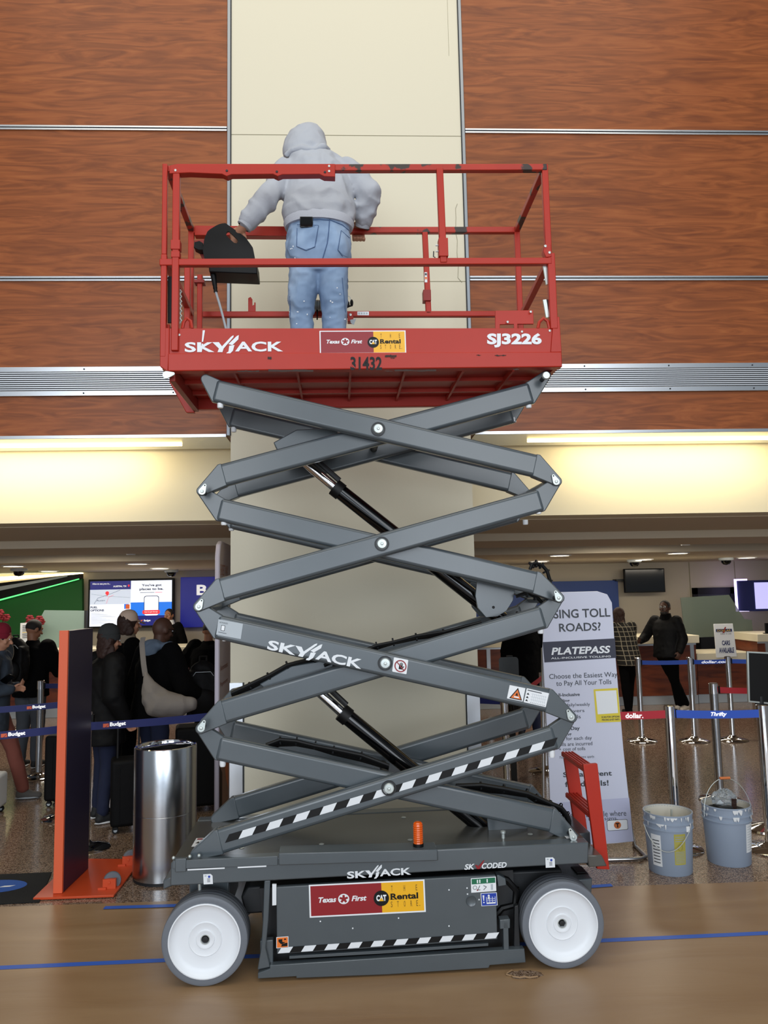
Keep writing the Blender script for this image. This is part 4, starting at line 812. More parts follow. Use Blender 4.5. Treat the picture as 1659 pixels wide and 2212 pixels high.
# green feature wall with black and white band
t = thing('feature_wall', 'green wall panel with a black and white diagonal band at the far left', 'wall panel', (0, 14.2, 0))
R_ = at(177, 1300, 14.2); L_ = at(-60, 1300, 14.2)
def wallpoly(pts, y0, y1, mm, nm):
    m = MB(); m.prism([(p.x, p.z) for p in (at(x, y, 14.2) for x, y in pts)], y0, y1, mm); return m.build(nm, t)
wallpoly([(-60, 1310), (0, 1298), (177, 1250), (178, 1440), (-60, 1450)], 0, .1, 'green_wall', 'green_panel')
wallpoly([(-60, 1312), (0, 1297), (176, 1250), (176, 1240), (0, 1260), (-60, 1268)], -.1, .1, 'black', 'black_band')
wallpoly([(-60, 1290), (0, 1277), (150, 1246), (150, 1243), (0, 1268), (-60, 1278)], -.11, -.1, 'pale_grey', 'white_band')
wallpoly([(-60, 1313), (0, 1299), (175, 1252), (175, 1250), (0, 1296), (-60, 1309)], -.12, -.09, 'green_led', 'green_light_strip')
wallpoly([(-60, 1262), (0, 1254), (176, 1239), (176, 1237), (0, 1246), (-60, 1250)], .0, .1, 'white_led', 'white_light_strip')
# big screen
def screen(nm, lb, x0, y0, x1, y1, Y, slope=0):
    A, B = at(x0, y0, Y), at(x1, y1, Y); t = thing(nm, lb, 'screen', (A.x, Y, B.z)); w, h = B.x-A.x, A.z-B.z
    m = MB(); m.box((-.0, 0, 0), (w, .07, h), 'black_plastic'); fr_ = m.build('screen_frame', t, bevel=.008); return t, w, h
t, w, h = screen('wall_screen', 'large lit screen with a map and phone picture on the back wall at left', 191, 1252, 375, 1354, 14.25)
m = MB(); fr = Fr((.035, -.004, h-.035), (w-.07, 0, 0), (0, 0, -(h-.07)), 1145-0, 640, m)
fr.rect(0, 0, 570, 120, 'screen_navy'); fr.rect(0, 120, 570, 640, 'screen_white'); fr.rect(0, 120, 570, 330, 'screen_grey', 2); fr.rect(570, 0, 1145, 310, 'screen_white'); fr.rect(570, 310, 1145, 500, 'screen_blue'); fr.rect(570, 500, 1145, 640, 'screen_navy')
fr.text('Nice to see you in...', 30, 24, 280, 54, 'sign_white', 3, shear=.2, bold=.03); fr.text('AUSTIN, TX', 320, 64, 510, 92, 'sign_white', 3, bold=.04); fr.circ(540, 66, 13, 'screen_red', 3); fr.poly([(528, 70), (552, 70), (540, 92)], 'screen_red', 3)
fr.line([(60, 320), (110, 240), (240, 200), (420, 130)], 4, 'belt_blue', 3); fr.line([(20, 180), (200, 210), (560, 240)], 3, 'pale_grey', 3); fr.line([(230, 320), (260, 230), (330, 200)], 4, 'screen_red', 3); fr.circ(240, 170, 26, 'screen_red', 4); fr.poly([(232, 190), (248, 190), (240, 225)], 'screen_red', 4); fr.text('Austin', 90, 262, 210, 284, 'screen_text', 4, shear=.2)
fr.text('FUEL', 10, 355, 110, 385, 'screen_text', 3, bold=.04); fr.text('OPTIONS', 10, 398, 200, 428, 'screen_text', 3, bold=.04); fr.rect(480, 330, 540, 400, 'screen_blue', 3); fr.rect(500, 336, 556, 400, 'sign_orange', 4)
for i in range(12): fr.rect(20, 450+i*14, 150+(i*53) % 230, 453+i*14, 'pale_grey', 3)
fr.text("You've got", 720, 50, 1000, 92, 'screen_text', 3, bold=.03); fr.text('places to be.', 690, 105, 1025, 148, 'screen_text', 3, bold=.03); fr.rect(700, 170, 900, 176, 'grey_text', 3); fr.rect(910, 170, 1010, 176, 'screen_red', 3)
fr.rrect(755, 220, 965, 500, 30, 'screen_text', 3); fr.rrect(763, 228, 957, 500, 26, 'screen_white', 4); fr.rrect(735, 424, 980, 478, 16, 'screen_red', 5); fr.text('Scan to get the app', 765, 440, 950, 460, 'sign_white', 6, bold=.03)
fr.poly([(715, 560), (750, 560), (715, 585)], 'sign_orange', 3); fr.text('Budget', 758, 555, 850, 590, 'sign_white', 3, bold=.03); m.build('picture', t, fix=False)
# blue wall sign of the rental desk
A = at(390, 1247, 14.25); B = at(560, 1352, 14.25); t = thing('wall_sign', 'dark blue lit wall sign with big white letters cut off by the column', 'sign', (A.x, 14.25, B.z)); w, h = B.x-A.x, A.z-B.z
m = MB(); m.box((0, 0, 0), (w, .08, h), 'sign_blue'); pn = m.build('sign_board', t, bevel=.004)
m = MB(); fr = Fr((0, -.002, h), (w, 0, 0), (0, 0, -h), 560, 350, m); fr.text('Budget', 115, 55, 520, 150, 'sign_white', 2, bold=.03); fr.poly([(330, 210), (400, 180), (400, 230)], 'sign_orange', 2); m.build('lettering', pn, fix=False)
# right: blue panel, tv, lit screen
A = at(1020, 1262, 14.28); B = at(1342, 1400, 14.28); t = thing('wall_sign', 'plain blue wall panel with a small yellow point behind the toll banner', 'sign', (A.x, 14.28, B.z)); w = B.x-A.x; h = A.z-B.z
m = MB(); m.box((0, 0, 0), (w, .1, at(1200, 1256, 14.28).z-B.z), 'panel_blue'); pn = m.build('sign_board', t, bevel=.004); m = MB(); fr = Fr((0, -.002, h), (w, 0, 0), (0, 0, -h), 322, 138, m); fr.poly([(284, 27), (297, 27), (293, 38)], 'star_yellow', 2); m.build('yellow_mark', pn, fix=False)
t, w, h = screen('wall_television', 'black switched-off television on the cream back wall at right', 1348, 1229, 1438, 1279, 14.1)
m = MB(); m.box((.02, -.003, .02), (w-.02, 0, h-.02), 'black_gloss'); m.build('screen_glass', t); m = MB(); m.box((-.12, .1, h*.5), (.2, .3, h*.58), 'dark_steel'); m.build('wall_bracket', t)
A = at(1625, 1256, 13.6); B = at(1720, 1316, 13.6); t = thing('wall_screen', 'lilac lit screen in a dark blue surround at the right edge', 'screen', (A.x, 13.6, B.z)); w = B.x-A.x; h = A.z-B.z
C_ = at(1609, 1256, 13.6); m = MB(); m.prism([(C_.x-A.x, .3), (0, 0), (w, 0), (w, .3)], -.02, h+.02, 'belt_blue', ax='z'); sf = m.build('screen_frame', t); m = MB(); m.box((.03, -.006, .02), (w, 0, h-.02), 'screen_lilac'); m.build('picture', t)
m = MB(); m.box((C_.x-A.x-.035, .3, -.03), (C_.x-A.x+.2, .33, h+.05), 'purple_glow'); m.build('back_light', t)
# sign on the low desk
Y = 12.15; t = thing('counter_sign', 'white sign reading CARS AVAILABLE standing on the low desk', 'sign', tuple(at(1566, 1421, Y)))
A = at(1542, 1348, Y)-t.location; B = at(1583, 1347, Y)-t.location; C_ = at(1548, 1421, Y)-t.location; D_ = at(1592, 1418, Y)-t.location
m = MB(); m.prism([(A.x, A.z), (B.x, B.z), (D_.x, D_.z), (C_.x, C_.z)], 0, .02, 'white'); bd = m.build('sign_board', t, bevel=.002)
m = MB(); fr = Fr(A+Vector((0, -.002, 0)), B-A, C_-A, 100, 170, m); fr.text('CARS', 34, 84, 76, 108, 'belt_blue', 2, bold=.03); fr.text('AVAILABLE', 16, 120, 94, 146, 'belt_blue', 2, bold=.03)
fr.rect(8, 26, 92, 40, 'belt_blue', 2); fr.poly([(40, 48), (56, 16), (62, 16), (52, 44)], 'decal_red', 3); fr.text('DOLLAR', 14, 29, 86, 38, 'star_yellow', 4); fr.text('RENT A CAR', 30, 48, 88, 54, 'grey_text', 2); m.build('lettering', bd, fix=False)
# notice on left counter, red flowers
Y = 12.6; t = thing('notice_sign', 'white printed notice on the left counter beside the frosted glass', 'sign', tuple(at(60, 1388, Y))); A = at(44, 1346, Y)-t.location; B = at(76, 1344, Y)-t.location; C_ = at(43, 1386, Y)-t.location
m = MB(); m.prism([(A.x, A.z), (B.x, B.z), (B.x, C_.z), (C_.x, C_.z)], 0, .01, 'white'); bd = m.build('notice_board', t); m = MB(); fr = Fr(A+Vector((0, -.002, 0)), B-A, C_-A, 100, 130, m)
for i in range(8): fr.rect(15, 18+i*12, 85-(i*17) % 30, 22+i*12, 'grey_text' if i != 4 else 'star_yellow', 2)
m.build('lettering', bd, fix=False); m = MB(); q = at(60, 1400, Y)-t.location; m.box((A.x+.02, -.02, 1.052-t.location.z), (B.x-.02, .05, C_.z), 'pale_grey'); m.build('holder', t)
def flowers(px, py, Y, r, lb):
    P = at(px, py, Y); t = thing('flower_bunch', lb, 'flowers', (P.x, Y, 1.05))
    for i in range(9):
        m = MB(); c = Vector((random.uniform(-r, r), random.uniform(-r, r)*.5, P.z-1.05+random.uniform(-.6, .6)*r))
        for k in range(6): a = k*PI/3; m.ell(c+Vector((math.cos(a)*.035, 0, math.sin(a)*.035)), (.035, .02, .022), 'leaf_red', 8, 5)
        m.build('blossom', t)
    m = MB(); m.lathe([(0, 0), (.06, 0), (.09, .16), (.085, .16)], (0, 0, 0), 'dark_steel', seg=16); m.tube([(0, 0, .1), (0, 0, P.z-1.05)], .012, 'green_wall', 6); m.build('vase', t)
flowers(74, 1338, 12.82, .10, 'small bunch of dark red flowers behind the white notice on the left counter')
flowers(2, 1330, 12.8, .09, 'small red flower cluster at the far left edge of the picture')

# ------------------------------------------------------------------ crowd-control posts and belts
BELTZ = .93
st0 = None; POSTS = {}
def stanchion(key, x, y, lb, grp='chrome belt posts of the queue', ps=1.0, cap_='chrome'):
    t = thing('belt_post', lb, 'belt post', (x, y, 0), group=grp)
    m = MB(); m.lathe([(0, 0), (.175, 0), (.178, .006), (.170, .014), (.10, .030), (.05, .045), (.036, .06)], (0, 0, 0), 'chrome', seg=36); m.build('base', t)
    m = MB(); m.lathe([(.032*ps, .03), (.032*ps, .90)], (0, 0, 0), 'steel_brushed' if 'brushed' in lb else 'chrome', seg=24); m.build('pole', t)
    m = MB(); m.lathe([(.034*ps, .90), (.036*ps, .90), (.036*ps, .985), (.030*ps, .99), (0, .99)], (0, 0, 0), cap_, seg=24); m.build('belt_head', t)
    m = MB(); m.box((-.006, -.042, .905), (.006, -.036, .97), 'black_plastic') if False else m.box((.030*ps, -.018, .90), (.046*ps, .018, .965), 'black_plastic'); m.build('belt_clip', t)
    POSTS[key] = Vector((x, y, 0)); return t
def P_(px, py): p = flr(px, py); return p.x, p.y
stanchion('A', *P_(1387, 1601), 'chrome belt post in the far row, leftmost, beside the plaid shirt person')
stanchion('B', *P_(1500, 1601), 'chrome belt post in the far row, in front of the leaning man')
stanchion('C', *P_(1583, 1599), 'chrome belt post in the far row below the white desk sign')
stanchion('D', *P_(1463, 1834), 'chrome belt post right behind the left paint bucket', ps=1.1)
stanchion('E', *P_(1556, 1728), 'brushed steel belt post behind the bucket holding bags', ps=1.1)
stanchion('F', *P_(1668, 1835), 'chrome belt post at the right edge of the picture', ps=1.25)
stanchion('S', *P_(83, 1680), 'brushed steel belt post beside the man with the backpack')
stanchion('T', *P_(184, 1834), 'chrome belt post hidden behind the orange and navy board, base showing')
stanchion('U', *P_(1098, 1770), 'chrome belt post seen through the arms under the lift')
stanchion('V', *P_(1180, 1666), 'chrome belt post base behind the toll banner and lift arms')
stanchion('W', *P_(42, 1575), 'thin chrome belt post far back beside the left counter')
stanchion('G', -1.9, 10.6, 'chrome belt post far back, standing behind the white fin display')
stanchion('X', *P_(136, 1768), 'chrome belt post base just left of the orange board edge')
def belt(p, q, mm, lb, z=BELTZ, hh=.05, grp=None, texts=()):
    p = Vector((p[0], p[1], z)); q = Vector((q[0], q[1], z)); m = MB(); d = (q-p); n = Vector((-d.y, d.x, 0)).normalized()*.0012
    N = 10; vs = []
    for i in range(N+1):
        c = p.lerp(q, i/N)-Vector((0, 0, .02*4*(i/N)*(1-i/N)*min(1, d.length/2)))
        for s_ in (-1, 1):
            for zz in (-hh/2, hh/2): vs.append(c+n*s_+Vector((0, 0, zz)))
    fs = []
    for i in range(N):
        a = i*4; b = a+4; fs += [(a, b, b+1, a+1), (a+2, a+3, b+3, b+2), (a+1, b+1, b+3, a+3), (a, a+2, b+2, b)]
    m.add(vs, fs, mm); o = prop(m.build('queue_belt'), lb, 'belt', grp)
    for (tx, f0, L, mm2, kw) in texts:
        m = MB(); i0 = p.lerp(q, f0); dd = d.normalized(); sag = .02*4*f0*(1-f0)*min(1, d.length/2)
        nn = Vector((dd.y, -dd.x, 0)); nn = nn if nn.y < 0 else -nn
        O = i0+nn*.0025+Vector((0, 0, hh*.36-sag)); fr = Fr(O, dd*L, Vector((0, 0, -hh*.72)), L*1000, 100, m)
        if nn.dot(fr.n) < 0: fr.n = -fr.n
        lx_ = 0
        if tx == 'Budget': fr.poly([(0, 20), (L*260, 20), (L*100, 85), (0, 85)], 'orange_edge', 1); fr.poly([(L*260, 30), (L*260, 85), (L*130, 85)], 'orange_edge', 1); lx_ = L*300
        fr.text(tx, lx_, 5, L*1000, 95, mm2, 1, **kw); m.build('lettering', o, fix=False)
    return o
xy = lambda k: (POSTS[k].x, POSTS[k].y)
bl = dict(bold=.03)
belt((POSTS['A'].x+.03, POSTS['A'].y), (POSTS['B'].x-.03, POSTS['B'].y), 'belt_royal', 'blue belt between the two far posts in front of the leaning man', grp='blue queue belts at right')
belt((POSTS['B'].x+.03, POSTS['B'].y), (POSTS['C'].x-.03, POSTS['C'].y), 'belt_royal', 'blue belt with white lettering between the far posts below the low desk', grp='blue queue belts at right', texts=[('dollar.com', .28, .34, 'sign_white', dict(shear=.2, bold=.02))])
belt((POSTS['C'].x+.03, POSTS['C'].y), (6.4, 9.0), 'belt_royal', 'blue belt running right from the third far post behind the black sign', grp='blue queue belts at right')
belt((POSTS['D'].x+.04, POSTS['D'].y-.02), (POSTS['F'].x-.04, POSTS['F'].y-.02), 'belt_royal', 'bright blue belt with slanted white lettering from the bucket post to the right edge', hh=.055, texts=[('Thrifty', .42, .11, 'sign_white', dict(shear=.3, bold=.03))])
belt((1.42, 5.62), (POSTS['D'].x-.04, POSTS['D'].y-.02), 'belt_red', 'red belt with white lettering between the toll banner and the bucket post', hh=.055, texts=[('dollar.', .655, .125, 'sign_white', bl)])
belt((POSTS['E'].x+.03, POSTS['E'].y), (3.62, 6.6), 'belt_red', 'red belt running right from the post behind the second bucket')
belt((POSTS['V'].x-.02, POSTS['V'].y-.03), (POSTS['U'].x+.02, POSTS['U'].y+.04), 'belt_red', 'red belt behind the right side of the lift, partly hidden by the toll banner', texts=[('dollar.', .62, .16, 'sign_white', bl)])
belt((POSTS['U'].x-.5, 6.75), (POSTS['U'].x-.02, POSTS['U'].y), 'belt_blue', 'dark blue belt with pale lettering seen between the lift arms at right', texts=[('thrifty.com', .38, .17, 'star_yellow', dict(shear=.2, bold=.02))])
belt((POSTS['U'].x+.05, POSTS['U'].y), (2.0, 6.0), 'belt_red', 'dark red belt behind the third scissor joint on the right')
belt(xy('X'), (-3.3, 5.0), 'belt_blue', 'x') if False else None
belt((-2.75, 5.27), (-1.93, 5.66), 'belt_blue', 'navy belt with white lettering at lower left, in front of the salmon trousers', hh=.052, texts=[('Budget', .47, .15, 'sign_white', bl)])
belt((-3.5, 6.55), (-2.42, 6.92), 'belt_blue', 'navy belt with white lettering behind the near one at far left', hh=.052, texts=[('Budget', .70, .145, 'sign_white', bl)])
belt((-1.86, 5.69), (-.98, 6.06), 'belt_blue', 'navy belt with white lettering stretched in front of the queue by the trash can', hh=.055, texts=[('Budget', .10, .155, 'sign_white', bl)])
belt((POSTS['S'].x+.03, POSTS['S'].y), (-2.2, 8.5), 'belt_blue', 'short navy belt from the steel post to the right behind the orange board')
belt((POSTS['W'].x+.03, POSTS['W'].y), (POSTS['G'].x-.03, POSTS['G'].y), 'belt_blue', 'far navy belt in front of the left counter')

# ------------------------------------------------------------------ orange and navy board on wheels
t = thing('display_board', 'tall navy display board with orange edge on an orange wheeled base at left', 'display board', tuple(flr(150, 1935)))
o_ = t.location; f = lambda px, py: flr(px, py)-o_
a, b = f(114, 1938), f(134, 1938); c_ = f(192, 1880)
topz = at(145, 1362, flr(124, 1938).y).z
hx = (at(135, 1362, flr(124, 1938).y).x+at(154, 1362, flr(124, 1938).y).x)/2-o_.x
dirv = Vector((c_.x-b.x, c_.y-b.y, 0)); dirv = Vector((dirv.x, dirv.y, 0))
W_ = .056; Ld = .44
m = MB(); x0, y0 = a.x, a.y
def board(p0, w, d0, d1, mm, z0, z1, nm):
    n = Vector((1, 0, 0)); dd = Vector((.03, 1, 0)).normalized(); m = MB(); q = [p0+dd*d0, p0+dd*d0+n*w, p0+dd*d1+n*w, p0+dd*d1]
    m.prism([(v.x, v.y) for v in q], z0, z1, mm, ax='z'); return m.build(nm, t, bevel=.002)
p0 = Vector((a.x, a.y, 0)); board(p0, W_, 0, .02, 'orange_edge', .02, topz, 'orange_edge'); board(p0+Vector((.003, 0, 0)), W_-.002, .021, Ld, 'navy_board', .02, topz-.004, 'navy_panel')
bs = [f(88, 1946), f(230, 1940), f(268, 1893), f(262, 1872), f(120, 1882)]
bs = [Vector((a.x-.10, a.y-.05, 0)), Vector((a.x+.385, a.y-.05, 0)), Vector((a.x+.385, a.y+.60, 0)), Vector((a.x-.10, a.y+.66, 0))]
m = MB(); m.prism([(v.x, v.y) for v in bs], .004, .018, 'orange_base', ax='z'); bp_ = m.build('base_plate', t, bevel=.002)
for yy in (.10, .52):
    c = Vector((a.x+.33, a.y+yy, .052)); m = MB(); m.lathe([(0, -.016), (.05, -.016), (.054, -.010), (.054, .010), (.05, .016), (0, .016)], c+Vector((0, 0, 0)), 'rubber', ax=(.45, -1, 0), seg=28)
    o = m.build('caster_wheel', t); m = MB(); m.lathe([(.034, -.018), (.036, -.018)], c, 'zinc', ax=(.45, -1, 0), seg=20); m.box((c.x-.045, c.y-.045, .018), (c.x+.035, c.y-.022, .075), 'orange_base'); m.box((c.x-.07, c.y-.06, .018), (c.x-.02, c.y+.06, .030), 'orange_base'); m.lathe([(0, -.006), (.009, -.005), (.010, 0)], (c.x-.005, c.y-.045, .055), 'orange_base', ax=(0, 1, 0), seg=6); m.build('caster_bracket', o)
# black floor mat with blue emblem
m = MB(); A_, B_ = flr(-60, 1958), flr(85, 1950); C_, D_ = flr(112, 1886), flr(-60, 1893)
m.prism([(A_.x, A_.y), (B_.x, B_.y), (C_.x, C_.y), (flr(70, 1888).x, flr(70, 1888).y), (D_.x, D_.y)], .001, .008, 'mat_black', ax='z'); o = prop(m.build('floor_mat', bevel=.002), 'black floor mat with a blue oval emblem left of the orange board base', 'floor mat')
m = MB(); c = flr(-12, 1918)
m.add([(c.x+.20*math.cos(2*PI*i/28), c.y+.115*math.sin(2*PI*i/28), .0088) for i in range(28)], [tuple(range(28))], 'logo_blue'); m.add([(c.x+x, c.y+y, .0092) for x, y in ((.03, -.02), (.10, -.015), (.13, .01), (.06, .005))], [(0, 1, 2, 3)], 'white'); m.build('emblem', o, fix=False)

# ------------------------------------------------------------------ stainless trash can
cc = flr(340, 1915); cx_, cy_ = cc.x, cc.y+.19; cz_ = .84
t = thing('trash_can', 'tall brushed stainless steel trash can with an open crossbar top', 'trash can', (cx_, cy_, 0))
m = MB(); m.lathe([(.185, 0), (.200, 0), (.200, .022)], (0, 0, 0), 'dark_steel', seg=48, caps=True); m.build('foot_ring', t)
m = MB(); m.lathe([(.203, .020), (.203, .418), (.2015, .420), (.203, .422), (.203, cz_-.006), (.201, cz_)], (0, 0, 0), 'steel_brushed', seg=64); m.build('body', t)
m = MB(); m.lathe([(.201, cz_), (.196, cz_+.004), (.184, cz_+.002), (.178, cz_-.008), (.178, cz_-.03)], (0, 0, 0), 'chrome', seg=64); m.lathe([(.180, cz_-.03), (.175, .45), (0, .45)], (0, 0, 0), 'black', seg=32); rim = m.build('rim', t)
m = MB(); m.bar((-.16, -.09, cz_-.004), (.12, .14, cz_-.004), .035, .008, 'chrome'); m.bar((.0, .05, cz_-.004), (.16, .05, cz_-.004), .022, .008, 'chrome'); m.build('crossbar', t, bevel=.002)
m = MB(); m.tube([(-.15+.02*i, -.03+.05*math.sin(i*1.3), .74+.02*math.sin(i*2.1)) for i in range(15)], .03, 'clear_bag', 8); m.build('liner', t)

# ------------------------------------------------------------------ tall white fin display
t = thing('fin_display', 'tall narrow white fin display seen edge-on to the left of the column', 'display board', tuple(at(470, 1800, 5.9).xy)+(0,))
o_ = t.location; m = MB(); zt = at(475, 1166, 5.9).z
x0 = at(463, 1500, 5.9).x-o_.x; x1 = at(474, 1500, 5.9).x-o_.x; x2 = at(489, 1500, 6.3).x-o_.x
out = [(0, 0), (.42, 0), (.42, zt-.22), (.40, zt-.08), (.33, zt-.015), (.22, zt), (.10, zt-.03), (.02, zt-.12), (0, zt-.3)]
out = [(0, .01), (.75, .01), (.75, zt-.14), (.70, zt-.04), (.60, zt), (.14, zt), (.05, zt-.03), (0, zt-.12)]
dx = x2-x1
m.prism(out, x0, x1, 'fin_white', ax='x')
for i, v in enumerate(m.v): m.v[i] = (v[0]+dx*v[1]/.5, v[1], v[2])
fb = m.build('panel', t, bevel=.01)
m = MB(); n = 6; fr = Fr((x1+.0006, 0, zt-.14), (dx*.5/.5, .5, 0), (0, 0, -(zt-.14)), 100, 1000, m); fr.n = Vector((1, -dx/.5, 0)).normalized()
fr.text('EASIEST WAY', 8, 20, 92, 60, 'fin_text', 1); fr.text('TO TOLL', 8, 75, 80, 100, 'fin_text', 1)
for i in range(3): fr.text(('Automatic', 'Payments', 'Discounts')[i], 8, 380+i*60, 92, 400+i*60, 'fin_text', 1)
fr.rect(0, 680, 100, 990, 'fin_print', 1); fr.poly([(0, 720), (30, 760), (26, 990), (0, 990)], 'hair_brown', 2); fr.poly([(40, 700), (100, 690), (100, 860), (70, 800)], 'toll_orange', 2); m.build('printed_picture', fb, fix=False)

# ------------------------------------------------------------------ toll banner
YBn = 5.55
t = thing('roll_up_banner', 'tall white toll roads banner on a bent metal stand right of the lift', 'banner', (at(1270, 1850, YBn).x, YBn, 0)); o_ = t.location
rel = lambda x, y, Y=YBn: at(x, y, Y)-o_
pts = [(1176, 1480), (1172, 1400), (1175, 1330), (1180, 1300), (1194, 1284), (1212, 1279), (1290, 1277), (1312, 1284), (1322, 1302), (1330, 1420), (1347, 1620), (1369, 1818), (1330, 1822), (1192, 1830), (1184, 1620)]
m = MB(); q = [(rel(x, y).x, rel(x, y).z) for x, y in pts]; m.prism(q, 0, .012, 'banner_white'); fab = m.build('fabric', t, bevel=.003)
m = MB(); TLp, TRp, BLp = rel(1170, 1279), rel(1324, 1274), rel(1192, 1830)
def bq(x, y): v = rel(x, y); return Vector((v.x, -.0015, v.z))
def bpoly(pp, mm, k=0): m.add([bq(x, y)+Vector((0, -.0008*k, 0)) for x, y in pp], [tuple(range(len(pp)))], mm)
def btext(s, x0, y0, x1, y1, mm='grey_text', sl=-.035, k=1, **kw):      # baseline from (x0,y1) sloping like the print
    O = bq(x0, y0); X = bq(x1, y0+sl*(x1-x0))-O; Yv = bq(x0+(y1-y0)*.06, y1)-O; fr = Fr(O, X, Yv, 100, 100, m); fr.n = Vector((0, -1, 0)); fr.text(s, 0, 0, 100, 100, mm, k, **kw)
bpoly([(1172, 1387), (1328, 1379), (1331, 1421), (1176, 1431)], 'banner_dark'); bpoly([(1185, 1735), (1359, 1723), (1368, 1817), (1192, 1828)], 'banner_grey')
btext('USING TOLL', 1178, 1318, 1317, 1337, bold=.015); btext('ROADS?', 1207, 1347, 1297, 1365, bold=.015)
btext('PLATEPASS', 1190, 1399, 1318, 1415, 'white', bold=.03, shear=.2); btext('ALL-INCLUSIVE TOLLING', 1190, 1420, 1319, 1424, 'white', bold=.01)
btext('Choose the Easiest Way', 1186, 1456, 1333, 1470); btext('to Pay All Your Tolls', 1201, 1471, 1320, 1485)
btext('All-Inclusive', 1198, 1498, 1252, 1505, bold=.02); btext('Tolling', 1200, 1511, 1230, 1519, bold=.02); btext('One daily/weekly', 1200, 1520, 1274, 1529); btext('fee covers', 1202, 1533, 1262, 1540); btext('all tolls', 1214, 1545, 1254, 1553)
btext('Per Day', 1212, 1570, 1252, 1580, bold=.02); btext('Billing', 1205, 1583, 1234, 1592, bold=.02); btext('Fee for each day', 1204, 1592, 1278, 1602); btext('tolls are incurred', 1204, 1604, 1279, 1612); btext('+ cost of tolls', 1207, 1615, 1264, 1622)
btext('Terms & conditions apply.', 1208, 1634, 1284, 1640, shear=.2); btext('See an agent', 1216, 1668, 1321, 1682, bold=.02); btext('for details!', 1220, 1688, 1314, 1700, bold=.02)
btext('PlatePass available where', 1210, 1755, 1352, 1767); btext('you see these signs.', 1222, 1767, 1334, 1777)
bpoly([(1282, 1489), (1334, 1486), (1341, 1559), (1288, 1561)], 'qr_yellow'); bpoly([(1286, 1493), (1331, 1491), (1335, 1540), (1291, 1543)], 'white', 1); btext('SCAN FOR OPTIONS', 1299, 1547, 1338, 1551, bold=.02, k=2); btext('PRICING & KEY INFO', 1300, 1553, 1338, 1557, bold=.02, k=2)
fr = Fr(bq(1310, 1772), bq(1355, 1769)-bq(1310, 1772), bq(1312, 1795)-bq(1310, 1772), 100, 50, m); fr.n = Vector((0, -1, 0)); fr.rrect(0, 0, 100, 50, 8, 'grey_text', 1); fr.rrect(2, 2, 98, 48, 7, 'white', 2); fr.circ(50, 25, 17, 'toll_orange', 3); fr.text('T', 41, 15, 59, 36, 'black', 4, bold=.05); m.build('printing', fab, fix=False)
g = lambda px, py: flr(px, py)-o_
m = MB(); r1, r2 = rel(1352, 1680), rel(1371, 1840); fx, fy = g(1385, 1862).x, g(1385, 1862).y
m.tube([(r1.x, .02, r1.z), (r2.x-.01, .02, .14), (r2.x+.02, .05, .03), (r2.x+.03, .10, .014), (r2.x+.02, -.16, .014), (r2.x-.03, -.20, .014), (rel(1200, 1850).x, -.20, .014), (rel(1195, 1850).x-.04, -.16, .014), (rel(1195, 1850).x-.04, .10, .014)], .012, 'aluminium', 12); m.tube([(rel(1172, 1400).x+.005, .02, rel(1172, 1400).z), (rel(1195, 1850).x-.04, .1, .014)], .010, 'aluminium', 10); m.build('stand', t)

# ------------------------------------------------------------------ sanitiser dispenser behind the lift
Yd = 6.95; P = at(1112, 1700, Yd); t = thing('dispenser_stand', 'black hand sanitiser dispenser on a dark post with grey backboard behind the lift', 'dispenser', (P.x, Yd, 0)); rr = lambda x, y: at(x, y, Yd)-t.location
m = MB(); m.box((-.025, 0, 0), (.025, .05, 1.25), 'dark_steel'); m.build('post', t); m = MB(); m.lathe([(0, 0), (.17, 0), (.17, .012), (0, .014)], (0, .03, 0), 'dark_steel', seg=30); m.build('base', t)
A = rr(1077, 1420); B = rr(1122, 1500); m = MB(); fr = Fr((A.x, 0, A.z), (B.x-A.x, 0, 0), (0, 0, -(A.z-B.z)), 100, 150, m); fr.rrect(0, 0, 100, 150, 14, 'grille_dark', 0); m2 = MB(); pl = [(v[0], v[2]) for v in m.v]; m2.prism(pl, -.01, 0, 'lift_grey'); m2.build('backboard', t)
c = rr(1104, 1500); m = MB(); m.lathe([(0, .12), (.05, .115), (.088, .085), (.098, .04), (.098, -.10), (.092, -.13), (0, -.13)], (c.x, -.06, c.z), 'black_gloss', seg=28); bd = m.build('dispenser_body', t); m = MB(); m.lathe([(.100, .03), (.103, .035), (.103, .05), (.098, .056)], (c.x, -.06, c.z), 'chrome', seg=28); m.build('chrome_band', bd)
c = rr(1106, 1550); m = MB(); m.box((c.x-.13, -.14, c.z-.03), (c.x+.13, .02, c.z), 'black'); m.build('drip_tray', t, bevel=.01)

# ------------------------------------------------------------------ black framed sign at the right edge
Y = 5.9; t = thing('framed_sign', 'black board in a thin grey frame on a post at the right edge', 'sign', (at(1655, 1700, Y).x, Y, 0)); rr = lambda x, y: at(x, y, Y)-t.location
A, B, C_, D_ = rr(1614, 1407), rr(1760, 1414), rr(1760, 1530), rr(1617, 1517)
m = MB(); m.prism([(v.x, v.z) for v in (A, B, C_, D_)], 0, .02, 'zinc'); fr0 = m.build('frame', t, bevel=.002); m = MB(); m.prism([(A.x+.012, A.z-.012), (B.x, B.z-.012), (C_.x, C_.z+.012), (D_.x+.012, D_.z+.012)], -.003, 0, 'black'); m.build('board', fr0)
m = MB(); m.lathe([(.035, .985), (.035, rr(1640, 1525).z)], (at(1658, 1700, Y).x-t.location.x, .03, 0), 'dark_steel', seg=16, caps=True); m.lathe([(.03, 0), (.03, .985)], (at(1658, 1700, Y).x-t.location.x, .03, 0), 'chrome', seg=20); m.build('post', t); m = MB(); m.lathe([(0, 0), (.17, 0), (.16, .014), (.03, .05)], (at(1658, 1700, Y).x-t.location.x, .03, 0), 'chrome', seg=30); m.build('base', t)
